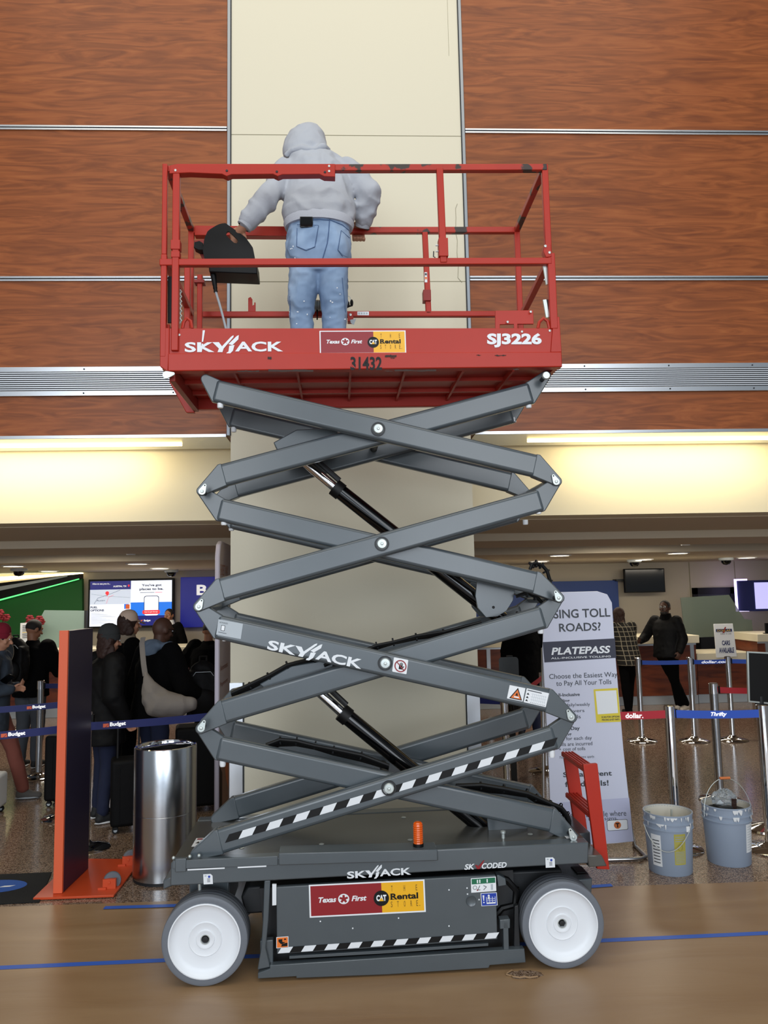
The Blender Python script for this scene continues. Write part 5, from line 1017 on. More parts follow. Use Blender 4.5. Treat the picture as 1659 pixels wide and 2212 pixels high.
# till monitor and small screen on the counters
for (x0, y0, x1, y1, Y, lb) in ((1653, 1346, 1680, 1374, 12.1, 'dark back of a computer monitor on the right edge counter'), (1401, 1364, 1417, 1380, 12.4, 'small dark payment screen on the counter beside the leaning man')):
    A, B = at(x0, y0, Y), at(x1, y1, Y); t = thing('counter_monitor', lb, 'monitor', ((A.x+B.x)/2, Y, 1.07)); w = (B.x-A.x)/2
    m = MB(); m.box((-w, 0, B.z-1.04), (w, .03, A.z-1.07), 'black_plastic'); m.build('screen', t, bevel=.005); m = MB(); m.box((-.02, .03, 0), (.02, .05, B.z-1.0), 'black'); m.box((-.08, 0, 0), (.08, .12, .012), 'black'); m.build('foot', t)

# ------------------------------------------------------------------ paint buckets
def bucket(lb, px, py, r, h, tilt):
    p = flr(px, py); t = thing('paint_bucket', lb, 'bucket', (p.x, p.y+r, 0), group='grey plastic paint buckets'); t.rotation_euler = (0, 0, tilt)
    m = MB(); m.lathe([(0, .012), (r*.86, .010), (r*.88, 0), (r*.90, .004), (r*.985, h*.72), (r*.99, h*.74), (r*1.035, h*.745), (r*1.035, h*.762), (r*.995, h*.768), (r*.995, h*.835), (r*1.035, h*.84), (r*1.035, h*.857), (r*1.0, h*.863), (r*1.005, h*.97), (r*1.03, h*.975), (r*1.03, h), (r*.985, h), (r*.975, h*.97)], (0, 0, 0), 'bucket', seg=56); b = m.build('body', t)
    m = MB(); m.lathe([(r*.978, h*.995), (r*.96, h*.70), (r*.86, .02), (0, .02)], (0, 0, 0), 'bucket_in', seg=48); m.build('lining', b)
    m = MB()
    for i in range(26):
        a = random.uniform(-PI, 0); z0 = h*random.choice((.86, .975, .985)); L = random.uniform(.01, .035); w = random.uniform(.004, .013); rr_ = r*1.037
        vs = []
        for (da, z) in ((-w, z0), (w, z0), (w*.7, z0-L*.6), (0, z0-L), (-w*.8, z0-L*.5)): aa = a+da/r; vs.append((rr_*math.cos(aa), rr_*math.sin(aa), z))
        m.add(vs, [(0, 1, 2, 3, 4)], 'drip')
    m.build('paint_drips', b, fix=False)
    return t, b, r, h
def wrap(b, r, a0, a1, z0, z1, mm, nm, k=1.003, lines=(), lm='grey_text', taper=None):
    m = MB(); n = 8; vs = []; rad = lambda z: r*(.90+.085*z/(.72*.37))*k
    def patch(a0, a1, z0, z1, mm, kk):
        vs = []
        for i in range(n+1):
            a = a0+(a1-a0)*i/n
            for z in (z0, z1): vs.append((rad(z)*kk*math.cos(a), rad(z)*kk*math.sin(a), z))
        m.add(vs, [(2*i, 2*i+2, 2*i+3, 2*i+1) for i in range(n)], mm)
    patch(a0, a1, z0, z1, mm, 1)
    for (f0, f1, g0, g1, c) in lines: patch(a0+(a1-a0)*f0, a0+(a1-a0)*f1, z0+(z1-z0)*g0, z0+(z1-z0)*g1, c, 1.004)
    m.build(nm, b, fix=False)
R0 = .158
t1, b1, r, h = bucket('open grey paint bucket with white lining and a yellow printed mark, nearer the toll banner', 1470, 1897, .150, .375, 0)
wrap(b1, r, math.radians(-100), math.radians(-70), .075, .265, 'yellow_print', 'yellow_mark', lines=[(.1, .9, .9-.05*i*1.4, .92-.05*i*1.4, 'bucket') for i in range(3)]+[(.1, .9, .06+.05*i, .075+.05*i, 'bucket') for i in range(8)])
m = MB()
for i in range(24): a = 2*PI*i/24; m.ell((r*.985*math.cos(math.radians(-85)+.10*math.cos(a)), r*.985*math.sin(math.radians(-85)+.10*math.cos(a)), .185+.020*math.sin(a)), (.002, .002, .002), 'yellow_print', 6, 4)
m.build('round_symbol', b1)
wrap(b1, r, math.radians(-160), math.radians(-132), .055, .25, 'drip', 'white_label', lines=[(.15, .85, .1+.1*i, .13+.1*i, 'grey_text') for i in range(8)])
m = MB(); m.tube([(.16*math.cos(math.radians(-60+-120*s)), .17*math.sin(math.radians(-60-120*s)), .29-.13*math.sin(PI*s)) for s in [i/16 for i in range(17)]], .0025, 'zinc', 8); m.build('wire_handle', t1)
m = MB(); a = math.radians(-62); m.box((.15*math.cos(a)-.012, .155*math.sin(a)-.008, .275), (.15*math.cos(a)+.012, .155*math.sin(a)+.006, .31), 'drip'); m.build('handle_ear', t1, bevel=.002)
m = MB(); m.bar((-.10, .05, .20), (-.128, .02, .372), .04, .006, 'zinc'); m.bar((.04, .06, .2), (.055, .07, .36), .006, .02, 'zinc'); prop(m.build('paint_scraper'), 'metal paint scraper standing inside the open bucket nearer the banner', 'scraper').location = t1.location
t2, b2, r, h = bucket('grey paint bucket with raised wire handle holding a clear bag, right of the other bucket', 1600, 1877, .152, .375, 0)
wrap(b2, r, math.radians(-66), math.radians(-28), .09, .27, 'drip', 'white_label', lines=[(.1, .9, .08+.09*i, .10+.09*i, 'pale_grey') for i in range(10)])
m = MB(); m.tube([(.165*math.cos(PI*s), -.03+.02*math.sin(PI*s), .30+.24*math.sin(PI*s)) for s in [i/20 for i in range(21)]], .0022, 'zinc', 8); m.build('wire_handle', t2)
m = MB(); m.tube([(-.035, -.01, .54), (.035, -.01, .54)], .009, 'toll_orange', 12); m.build('handle_grip', t2)
m = MB(); m.lathe([(0, .33), (.14, .33)], (0, 0, 0), 'black', seg=32); m.box((-.09, -.10, .30), (.0, .0, .375), 'dark_steel'); m.bar((.03, -.05, .30), (.02, -.08, .42), .03, .012, 'hair_brown'); prop(m.build('tool_bundle'), 'dark roller tray and tools filling the bucket with the raised handle', 'tools').location = t2.location
random.seed(3); m = MB(); m.ell((-.02, -.02, .41), (.085, .05, .055), 'clear_bag', 20, 14)
m.v = [(x+random.uniform(-.012, .012), y+random.uniform(-.012, .012), z+random.uniform(-.014, .014)) for x, y, z in m.v]; prop(m.build('plastic_bag', angle=10), 'crumpled clear plastic bag poking out of the bucket with the raised handle', 'plastic bag').location = t2.location
for nm_ in (): pass
# ------------------------------------------------------------------ people
from mathutils import noise as mnoise
from mathutils.bvhtree import BVHTree
def wrinkle(o, amp, freq, st=(1, 1, 1), seed=0):
    me = o.data; s = Vector(st); n_ = len(me.vertices); nr = [0.0]*(3*n_); me.vertex_normals.foreach_get('vector', nr); out = []
    for i, v in enumerate(me.vertices):
        c = v.co; p = Vector((c.x*s.x, c.y*s.y, c.z*s.z))*freq+Vector((seed, seed*.7, 0))
        n = mnoise.noise(p)+.5*mnoise.noise(p*2.1); r = 1-abs(n)*2.2; k = amp*(n*.6+max(0, r)*.6-.3)
        out += [c.x+nr[3*i]*k, c.y+nr[3*i+1]*k, c.z+nr[3*i+2]*k]
    me.vertices.foreach_set('co', out)
    me.update(); return o
def V(*a): return Vector(a)
def hand(m, w, d, side, mm, s=1, grip=.5, nrm=None):
    # w wrist, d direction of the fingers, side: vector towards the thumb; a curled, relaxed hand
    d = d.normalized(); t = (side-d*side.dot(d)).normalized(); n = d.cross(t) if nrm is None else nrm
    c = w+d*.045*s
    rot = Matrix((t, n, d)).transposed(); m.ell(c, (.040*s, .017*s, .050*s), mm, 14, 10, rot=rot)
    for i, (o, L) in enumerate(((.029, .070), (.010, .078), (-.010, .072), (-.028, .058))):
        b = w+d*.080*s+t*o*s; ang = grip; p1 = b+(d*math.cos(ang)+n*math.sin(ang))*L*.45*s; p2 = p1+(d*math.cos(ang*2.2)+n*math.sin(ang*2.2))*L*.32*s; p3 = p2+(d*math.cos(ang*3.2)+n*math.sin(ang*3.2))*L*.25*s
        m.cap(b-d*.02*s, p1, .0105*s, .0095*s, mm, 8); m.cap(p1, p2, .0095*s, .0088*s, mm, 8); m.cap(p2, p3, .0088*s, .0075*s, mm, 8)
    b = w+d*.028*s+t*.030*s; p1 = b+(t*.7+d*.7+n*.3).normalized()*.038*s; p2 = p1+(t*.2+d*.9+n*.5).normalized()*.030*s
    m.cap(w+d*.02*s+t*.015*s, b, .014*s, .013*s, mm, 8); m.cap(b, p1, .013*s, .011*s, mm, 8); m.cap(p1, p2, .011*s, .009*s, mm, 8)
def add_head(m, c, R, mm, s=1):
    q = lambda x, y, z: c+R@(V(x, y, z)*s)
    m.ell(c+R@V(0, -.008, .012)*1, (.077*s, .098*s, .098*s), mm, 22, 16, rot=R)
    m.ell(q(0, .030, -.050), (.058*s, .062*s, .062*s), mm, 18, 12, rot=R); m.ell(q(0, .062, -.088), (.026*s, .022*s, .020*s), mm, 12, 8, rot=R)
    m.cap(q(0, .088, .010), q(0, .112, -.022), .009*s, .015*s, mm, 10); m.ell(q(0, .086, .034), (.050*s, .014*s, .010*s), mm, 14, 8, rot=R)
    m.ell(q(0, .092, -.056), (.024*s, .010*s, .006*s), mm, 12, 8, rot=R); m.ell(q(0, .089, -.066), (.020*s, .010*s, .006*s), mm, 12, 8, rot=R)
    for sx in (-1, 1): m.ell(q(sx*.080, -.008, -.012), (.010*s, .020*s, .032*s), mm, 12, 8, rot=R); m.ell(q(sx*.045, .060, -.025), (.022*s, .020*s, .022*s), mm, 12, 8, rot=R)
def face_parts(par, c, R, s, beard=None, glasses=None):
    q = lambda x, y, z: c+R@(V(x, y, z)*s)
    for sx in (-1, 1):
        m = MB(); m.ell(q(sx*.030, .084, .014), (.013*s, .008*s, .007*s), 'white', 10, 8, rot=R); m.ell(q(sx*.030, .0915, .014), (.005*s, .003*s, .005*s), 'black', 8, 6, rot=R); m.build('eye', par)
    if beard:
        m = MB(); m.ell(q(0, .052, -.084), (.056*s, .050*s, .040*s), 'hair_dark', 18, 12, rot=R); m.ell(q(0, .096, -.044), (.028*s, .010*s, .006*s), 'hair_dark', 12, 8, rot=R); m.build('beard', par)
    if glasses:
        m = MB()
        for sx in (-1, 1):
            pts = [q(sx*.031+.022*math.cos(a), .102, .012+.017*math.sin(a)) for a in [2*PI*i/14 for i in range(15)]]; m.tube(pts, .0022*s, 'zinc' if glasses == 'thin' else 'black', 6); m.tube([q(sx*.053, .102, .016), q(sx*.080, .02, .012), q(sx*.084, -.02, .0)], .002*s, 'black', 6)
        m.tube([q(-.009, .104, .016), q(.009, .104, .016)], .0022*s, 'black', 6); m.build('glasses', par)
def person(lb, loc, rz, s, top, bottom, skin, *, lean=.03, eL=(-.27, -.02, 1.15), eR=(.27, -.02, 1.15), wL=(-.27, .10, .92), wR=(.27, .10, .92), fL=(-.10, 0), fR=(.10, 0), kL=None, kR=None, hip=(0, 0), toplen=.86, tw=1.0, legw=1.0,
           hyaw=0, hpitch=.1, hair=None, hat=None, shoes='shoe_dark', face=True, beard=None, glasses=None, hood=None, collar=None, toe=0, group=None, topname='jacket', flare=1.0, sh=1.0):
    t = thing('person', lb, 'person', tuple(loc), rz, group); S = lambda p: V(*p)*s
    Hc = V(hip[0], hip[1], .95); Rl = Matrix.Rotation(-lean, 3, 'X')
    U = lambda x, y, z: (Hc+Rl@(V(x, y, z)-V(0, 0, .95)))*s
    aL, aR = V(fL[0], fL[1]-.02, .085)*s, V(fR[0], fR[1]-.02, .085)*s; hL, hR = V(hip[0]-.09, hip[1], .92)*s, V(hip[0]+.09, hip[1], .92)*s
    kL = V(*kL)*s if kL else (aL+hL)/2+V(0, .03, .03)*s; kR = V(*kR)*s if kR else (aR+hR)/2+V(0, .03, .03)*s
    sL, sR = U(-.18*sh, 0, 1.43), U(.18*sh, 0, 1.43); eL, eR, wL, wR = [S(p) for p in (eL, eR, wL, wR)]
    hc = U(0, .02, 1.64); RH = Matrix.Rotation(hyaw, 3, 'Z')@Matrix.Rotation(-hpitch, 3, 'X'); fwdL = (wL-eL).normalized(); fwdR = (wR-eR).normalized()
    # body: one continuous skin
    m = MB()
    secs = [(U(0, 0, .86), V(.15, 0, 0)*s, V(0, .10, 0)*s), (U(0, 0, .95), V(.155, 0, 0)*s, V(0, .11, 0)*s), (U(0, 0, 1.08), V(.13, 0, 0)*s, V(0, .10, 0)*s), (U(0, 0, 1.28), V(.155, 0, 0)*s, V(0, .11, 0)*s), (U(0, 0, 1.40), V(.15, 0, 0)*s, V(0, .09, 0)*s), (U(0, 0, 1.46), V(.09, 0, 0)*s, V(0, .07, 0)*s)]
    m.loft(secs, skin); m.cap(U(0, 0, 1.42), hc-RH@V(0, .01, .06)*s, .060*s, .055*s, skin)
    add_head(m, hc, RH, skin, s)
    for a, k, h in ((aL, kL, hL), (aR, kR, hR)):
        m.cap(h, k, .075*s, .052*s, skin); m.cap(k, a, .052*s, .035*s, skin); m.cap(a+V(0, -.02, -.035)*s, a+V(0, .13, -.055)*s, .030*s, .022*s, skin)
    for sh_, e, w in ((sL, eL, wL), (sR, eR, wR)): m.cap(sh_, e, .050*s, .038*s, skin); m.cap(e, w, .038*s, .026*s, skin)
    hand(m, wL, fwdL, V(.3, .6, .4), skin, s*.95); hand(m, wR, fwdR, V(-.3, .6, .4), skin, s*.95)
    body = fuse(m.build('body', t), .0085*s, 2)
    if face: face_parts(body, hc, RH, s, beard, glasses)
    elif glasses: face_parts(body, hc, RH, s, beard, glasses)
    # trousers
    m = MB()
    m.loft([(U(0, 0, .84), V(.15, 0, 0)*s, V(0, .10, 0)*s), (U(0, 0, .93), V(.175, 0, 0)*s, V(0, .13, 0)*s), (U(0, 0, 1.02), V(.155, 0, 0)*s, V(0, .12, 0)*s)], bottom)
    for a, k, h in ((aL, kL, hL), (aR, kR, hR)): m.cap(h, k, .095*s*legw, .070*s*legw, bottom, 18); m.cap(k, a+V(0, 0, .03)*s, .070*s*legw, .056*s*legw, bottom, 18)
    wrinkle(fuse(m.build('trousers', t), .013*s, 4), .006, 9, (1, 1, .7), random.random()*9)
    # shoes
    for a in (aL, aR):
        m = MB(); Rt = Matrix.Rotation(toe, 3, 'Z'); z0 = -a.z
        m.cap(a+Rt@V(0, -.03, -.040)*s, a+Rt@V(0, .06, -.035)*s, .040*s, .042*s, shoes); m.cap(a+Rt@V(0, .06, -.045)*s, a+Rt@V(0, .155, -.052)*s, .042*s, .032*s, shoes); m.cap(a+V(0, -.02, 0)*s, a+V(0, -.015, -.03)*s, .040*s, .042*s, shoes)
        o = fuse(m.build('shoe', t), .009*s, 2)
        for v in o.data.vertices: v.co.z = max(v.co.z, .004)
        m = MB(); c = a+Rt@V(0, .05, 0)*s; c.z = .012; m.ell(c, (.046*s, .125*s, .012), 'white' if shoes != 'shoe_grey' else 'pale_grey', 20, 6, rot=Rt); m.build('sole', o)
    # upper garment
    m = MB(); fl = flare
    secs = [(U(0, 0, toplen), V(.185*tw*fl, 0, 0)*s, V(0, .145*tw*fl, 0)*s), (U(0, 0, (toplen+1.1)/2), V(.178*tw*(1+fl)/2, 0, 0)*s, V(0, .138*tw, 0)*s), (U(0, 0, 1.12), V(.17*tw, 0, 0)*s, V(0, .130*tw, 0)*s), (U(0, 0, 1.30), V(.185*tw, 0, 0)*s, V(0, .135*tw, 0)*s), (U(0, 0, 1.41), V(.170*tw, 0, 0)*s, V(0, .110*tw, 0)*s), (U(0, 0, 1.475), V(.085, 0, 0)*s, V(0, .08, 0)*s), (U(0, .005, 1.51), V(.070, 0, 0)*s, V(0, .07, 0)*s)]
    m.loft(secs, top, 28)
    for sh_, e, w, f in ((sL, eL, wL, fwdL), (sR, eR, wR, fwdR)): m.cap(sh_, e, .078*s*tw, .066*s*tw, top, 18); m.cap(e, w-f*.01, .066*s*tw, .046*s*tw, top, 18)
    jk = wrinkle(fuse(m.build(topname, t), .013*s, 5), .008, 9, (1, 1, 1), random.random()*9)
    if collar: m = MB(); m.loft([(U(0, 0, 1.45), V(.105, 0, 0)*s, V(0, .10, 0)*s), (U(0, -.005, 1.53), V(.078, 0, 0)*s, V(0, .085, 0)*s), (U(0, -.01, 1.55), V(.070, 0, 0)*s, V(0, .078, 0)*s)], collar, 24); m.build('collar', jk)
    if hood: m = MB(); m.ell(U(0, -.07, 1.49), (.125*s, .075*s, .060*s), hood, 20, 12); m.ell(U(0, -.10, 1.44), (.10*s, .055*s, .07*s), hood, 20, 12); m.tube([U(.12*math.cos(a), .02+.10*math.sin(a), 1.50+.01*math.sin(a*3)) for a in [PI*.9+i*PI*1.2/12 for i in range(13)]], .035*s, hood, 10); wrinkle(fuse(m.build('hood', jk), .010, 3), .006, 14)
    # hair / hats
    q = lambda x, y, z: hc+RH@(V(x, y, z)*s)
    if hair in ('short', 'crop'):
        m = MB(); m.ell(q(0, -.014, .022), (.0815*s, .100*s, .097*s), 'hair_short' if hair == 'crop' else 'hair_dark', 22, 16, rot=RH); o = m.build('hair', body)
        for v in o.data.vertices:
            l = RH.transposed()@(v.co-hc)
            if l.y > .055*s or l.z < -.02*s: v.co = hc+(v.co-hc)*.93
    if hair in ('long', 'curly', 'braids'):
        m = MB(); mm = 'hair_brown' if hair != 'braids' else 'hair_brown'; m.ell(q(0, -.022, .020), (.090*s, .102*s, .100*s), mm, 22, 16, rot=RH)
        for i in range(15 if hair != 'braids' else 13):
            a = PI+PI*(i+.5)/15 if hair != 'braids' else PI+PI*(i+.5)/13
            p = q(.085*math.cos(a), -.005+.088*math.sin(a), .01); L = .13 if hair == 'curly' else .22; pts = [p+V(.012*math.sin(i*2+j*1.8)*(1 if hair != 'braids' else .3), .01*math.cos(i+j*1.7), -L*j/5)*s for j in range(6)]; m.tube(pts, [.026*s*(1 if hair != 'braids' else .6)]*5+[.008*s], mm, 8)
        if hair == 'braids': m.build('hair', body)
        else: wrinkle(fuse(m.build('hair', body), .010*s, 2), .006, 30)
    if hat in ('beanie_m', 'beanie_g'):
        mm = 'maroon_knit' if hat == 'beanie_m' else 'grey_knit'; m = MB(); Rt = RH@Matrix.Rotation(.25, 3, 'X'); k = 1.0 if hat == 'beanie_m' else 1.12
        m.lathe([(.088*s*k, -.02*s), (.094*s*k, 0), (.094*s*k, .03*s), (.088*s*k, .034*s), (.090*s*k, .05*s), (.082*s*k, .09*s), (.060*s*k, .12*s), (.030*s*k, .138*s), (0, .142*s)], q(0, -.012, .015), mm, ax=Rt@V(0, 0, 1), seg=26); m.build('beanie', body)
    if hat == 'cap':
        m = MB(); m.lathe([(.090*s, 0), (.092*s, .03*s), (.084*s, .07*s), (.060*s, .10*s), (.02*s, .115*s), (0, .116*s)], q(0, -.012, .025), 'cap_cream', ax=RH@V(0, -.12, 1), seg=24)
        m.loft([(q(0, .06, .035), RH@V(.080, 0, 0)*s, RH@V(0, .01, .006)*s), (q(0, .12, .020), RH@V(.066, 0, 0)*s, RH@V(0, .006, .005)*s), (q(0, .155, .008), RH@V(.03, 0, 0)*s, RH@V(0, .004, .003)*s)], 'cap_cream', 16); m.build('cap', body)
    t['_h'] = 0; del t['_h']; return t, hc, RH
def gx(px, Y): return at(px, 1500, Y).x

# left side queue
x = gx(-14, 7.4)
person('person in a maroon beanie and blue-grey coat holding a phone at left edge', (x, 7.4, 0), -PI/2+.15, .905, 'blue_coat', 'salmon_pants', 'skin_light', lean=.06, fL=(-.10, .30), fR=(.10, -.25), wL=(-.12, .20, 1.13), eL=(-.27, .02, 1.08), wR=(.12, .20, 1.13), eR=(.27, .04, 1.12), hat='beanie_m', hair='short', hpitch=.35, toplen=.70, tw=1.12, shoes='shoe_grey', legw=1.1, topname='coat')
P = Vector((x, 7.4, 0)); m = MB(); pp = at(14, 1468, 7.28); m.box((-.035, -.004, -.07), (.035, .004, .07), 'black_gloss'); o = m.build('mobile_phone', bevel=.003); o.location = pp; o.rotation_euler = (.9, .5, .9); prop(o, 'dark mobile phone held by the person in the maroon beanie', 'phone')
x = gx(66, 8.9)
bt, bh, br = person('man with short hair in a black jacket and grey jeans wearing a black backpack', (x, 8.9, 0), -.2, .915, 'black_cloth', 'jeans_grey', 'skin_mid', lean=.03, wL=(-.10, .30, 1.14), eL=(-.28, .06, 1.12), wR=(.16, .32, 1.14), eR=(.30, .10, 1.12), hair='crop', hyaw=-.5, hpitch=.35, toplen=.84, tw=1.22, legw=1.15, sh=1.1, shoes='shoe_dark', topname='jacket')
def backpack(lb, loc, rz, s=1, straps=True, mm='black_nylon'):
    t = thing('backpack', lb, 'backpack', loc, rz); m = MB(); m.ell((0, 0, .24), (.16*s, .10*s, .26*s), mm, 22, 16); m.box((-.13*s, -.09*s, .03), (.13*s, .06*s, .40*s), mm); b = wrinkle(fuse(m.build('main_bag', t), .012, 6), .008, 10)
    m = MB(); m.ell((0, -.11*s, .15), (.12*s, .05*s, .12*s), mm, 18, 12); m.build('front_pocket', t); m = MB(); m.tube([(-.03, 0, .47*s), (-.03, 0, .52*s), (.03, 0, .52*s), (.03, 0, .47*s)], .008, 'black', 8); m.build('top_loop', t); m = MB(); m.tube([(-.12*s, -.06*s, .33), (-.06*s, -.105*s, .42), (.06*s, -.105*s, .42), (.12*s, -.06*s, .33)], .003, 'pale_grey', 6); m.build('zip', t); return t
bp_loc = Vector((x, 8.9, 0))+Matrix.Rotation(-.2, 3, 'Z')@V(-.02, -.26, .93)
t = backpack('black backpack worn by the man with short hair beside the steel belt post', tuple(bp_loc), -.2)
hp = bp_loc+Matrix.Rotation(-.2, 3, 'Z')@V(-.04, -.20, .34); t = thing('bucket_hat', 'dark olive sun hat hanging on the black backpack', 'hat', tuple(hp), -.2)
m = MB(); m.lathe([(.155, .0), (.15, -.008), (.085, -.02), (.080, -.07), (.055, -.085), (0, -.088)], (0, 0, 0), 'grey_knit', ax=(0, 1, -.15), seg=28); m.build('crown', t); m = MB(); m.lathe([(.150, .004), (.157, 0), (.150, -.004)], (0, 0, 0), 'beige_cloth', ax=(0, 1, -.15), seg=28); m.build('brim_edge', t)
x = gx(224, 6.75)
person('person in a grey knit beanie and long black coat right of the orange board', (x, 6.75, 0), -.9, .90, 'black_nylon', 'denim_dark', 'skin_light', lean=.04, hair='long', hat='beanie_g', hpitch=.25, toplen=.70, tw=1.42, sh=1.1, fL=(-.09, .02), fR=(.13, -.02), topname='puffer_coat')
x = gx(270, 7.6)
person('person with curly brown hair and a cream cap in a black jacket with beige collar', (x, 7.6, 0), -1.0, .965, 'black_cloth', 'black_cloth', 'skin_light', lean=.02, hair='curly', hat='cap', hpitch=.1, toplen=.80, tw=1.1, collar='beige_cloth', topname='jacket')
x = gx(332, 6.9)
person('bald man in glasses and a black jacket over a blue-grey hood with dark jeans', (x, 6.9, 0), -.75, .945, 'black_cloth', 'denim_dark', 'skin_dark', lean=.10, hair=None, hpitch=.35, toplen=.84, tw=1.3, sh=1.12, hood='hood_blue', glasses='dark', wR=(.28, .32, 1.02), eR=(.33, .10, 1.12), fL=(-.12, .02), fR=(.14, -.03), topname='jacket')
# tote bag slung behind him
Y = 6.55; t = thing('tote_bag', 'large slouchy grey canvas tote bag slung behind the bald man', 'bag', tuple(at(350, 1500, Y))); rr = lambda px, py: at(px, py, Y)-t.location
secs = []
for (x0, y0, x1, y1, d) in ((312, 1450, 318, 1452, .02), (306, 1500, 330, 1468, .05), (308, 1520, 345, 1482, .08), (318, 1545, 362, 1492, .10), (350, 1550, 385, 1500, .10), (390, 1548, 405, 1502, .08), (418, 1538, 420, 1506, .05), (425, 1528, 425, 1512, .02)):
    a, b = rr(x0, y0), rr(x1, y1); secs.append(((a+b)/2, (b-a)/2, V(0, d, 0)))
m = MB(); m.loft(secs, 'tote', 24); wrinkle(fuse(m.build('bag_body', t), .012, 6), .014, 7)
m = MB(); pts = [rr(px, py)+V(0, dy, 0) for px, py, dy in ((314, 1460, 0), (311, 1435, -.01), (308, 1410, .0), (305, 1390, .02), (305, 1378, .06))]; m.tube(pts, [(.022, .005)]*5, 'tote', 10); m.build('strap', t)
x = gx(446, 9.0)
person('person in a bulky black hooded jacket partly hidden behind the white fin display', (x, 9.0, 0), -.2, .88, 'black_cloth', 'black_cloth', 'skin_mid', lean=.10, hair='short', hpitch=.3, toplen=.80, tw=1.35, wL=(-.34, .10, 1.00), eL=(-.36, 0, 1.18), topname='jacket')
t = backpack('black backpack resting on top of the black suitcase beside the trash can', tuple(at(438, 1562, 7.0)+Vector((0, 0, .03))), .2, 1.05)
def suitcase(lb, px, py, Y, w, h, d, mm, handle=True, rz=0):
    p = at(px, py, Y); t = thing('suitcase', lb, 'suitcase', (p.x, Y, 0), rz, group=None); m = MB(); m.box((-w/2, -d/2, .05), (w/2, d/2, h), mm); b = m.build('shell', t, bevel=.03, seg=4)
    for sx in (-1, 1):
        for sy in (-1, 1):
            m = MB(); c = V(sx*(w/2-.04), sy*(d/2-.04), .025); m.lathe([(0, -.011), (.024, -.011), (.025, -.006), (.025, .006), (.024, .011), (0, .011)], c, 'black', ax=(0, 1, 0), seg=18); m.lathe([(0, -.0125), (.014, -.012)], c, 'pale_grey', ax=(0, 1, 0), seg=10); m.box((c.x-.012, c.y-.015, .03), (c.x+.012, c.y+.015, .06), 'black'); m.build('wheel', t)
    for sx in (-1, 1): m = MB(); m.box((sx*w*.25-.004, -d/2-.004, .10), (sx*w*.25+.004, -d/2, h-.06), mm); m.build('ridge', b)
    if handle: m = MB(); m.tube([(-.08, 0, h), (-.08, 0, h+.25), (.08, 0, h+.25), (.08, 0, h)], .008, 'dark_steel', 8); m.build('handle', t)
    return t
suitcase('large black suitcase carrying the black backpack beside the trash can', 438, 1600, 7.0, .46, at(438, 1565, 7.0).z, .28, 'black_nylon', False, .2)
suitcase('black suitcase with raised handle between the queue people and the trash can', 276, 1700, 6.45, .26, .56, .22, 'black_nylon', True, .3)
suitcase('black suitcase just visible at the left side of the orange board', 142, 1650, 7.3, .30, .62, .24, 'black_nylon', False)
suitcase('white suitcase with a grey wheel at the left edge of the picture', -32, 1700, 7.05, .30, .34, .22, 'drip', False, 0)
x = gx(366, 13.6)
person('staff person in a dark vest and white shirt behind the left counter', (x, 13.6, 0), PI-.3, .93, 'black_cloth', 'black_cloth', 'skin_mid', hair='short', collar='white', tw=1.1, face=True, topname='vest')
# right side
x = gx(1140, 9.8)
person('person in a long black coat and blue jeans with back turned, behind the lift joint', (x, 9.8, 0), -.1, .93, 'black_cloth', 'denim_dark', 'skin_dark', hair='short', toplen=.66, tw=1.25, face=False, topname='coat')
x = gx(1360, 11.15)
person('person with braids in a black and white plaid shirt at the right counter', (x, 11.3, 0), .25, .90, 'plaid', 'black_cloth', 'skin_dark', lean=.30, hip=(0, -.12), hair='braids', hpitch=.3, toplen=.80, tw=1.15, wL=(-.20, .45, 1.20), eL=(-.30, .22, 1.14), wR=(.20, .45, 1.20), eR=(.30, .22, 1.14), fL=(-.08, -.15), fR=(.10, .10), face=False, shoes='shoe_dark', topname='shirt')
x = gx(1446, 11.45)
person('bearded man in a black puffer jacket and white shoes leaning on the right counter', (x, 11.45, 0), 2.25, .935, 'black_nylon', 'black_cloth', 'skin_dark', lean=-.06, hip=(-.02, .05), hair='short', hpitch=.0, hyaw=.15, toplen=.86, tw=1.18, wR=(.30, .26, 1.12), eR=(.36, .02, 1.16), wL=(-.28, .12, .96), fL=(-.02, -.22), fR=(-.10, -.30), shoes='shoe_white', beard=True, glasses='thin', collar='black_cloth', legw=1.05, topname='puffer_jacket')

# ------------------------------------------------------------------ worker on the platform
FW = 3.052; org = LP(690, 600, .50); wo = Vector((org.x, .50, FW))
base = Vector((LX, LY, .0055))+Matrix.Rotation(LA, 3, 'Z')@wo
wk = thing('person', 'worker in a grey hooded sweatshirt and light blue jeans standing on the red platform', 'person', tuple(base), LA)
W = lambda px, py, v: LP(px, py, v)-wo
skin = 'skin_light'
hL, hR = W(663, 565, .50), W(715, 565, .50); kL, kR = W(651, 652, .47), W(722, 652, .47); aL, aR = W(655, 740, .52), W(722, 740, .52); aL.z = aR.z = .09
sL, sR = W(618, 372, .62), W(752, 372, .62); eL, eR = W(577, 430, .50), W(797, 418, .56); wL, wR = W(531, 487, .50), W(784, 486, .66)
hc = W(660, 322, .76); RH = Matrix.Rotation(-.75, 3, 'X')
m = MB(); m.loft([(W(689, 590, .50), V(.14, 0, 0), V(0, .10, 0)), (W(689, 530, .51), V(.165, 0, 0), V(0, .12, 0)), (W(689, 470, .54), V(.15, 0, 0), V(0, .105, 0)), (W(688, 410, .60), V(.17, 0, 0), V(0, .11, 0)), (W(684, 370, .64), V(.16, 0, 0), V(0, .10, 0)), (W(676, 340, .68), V(.08, 0, 0), V(0, .07, 0))], skin)
m.cap(W(676, 350, .66), hc+RH@V(0, 0, -.06), .06, .055, skin); add_head(m, hc, RH, skin)
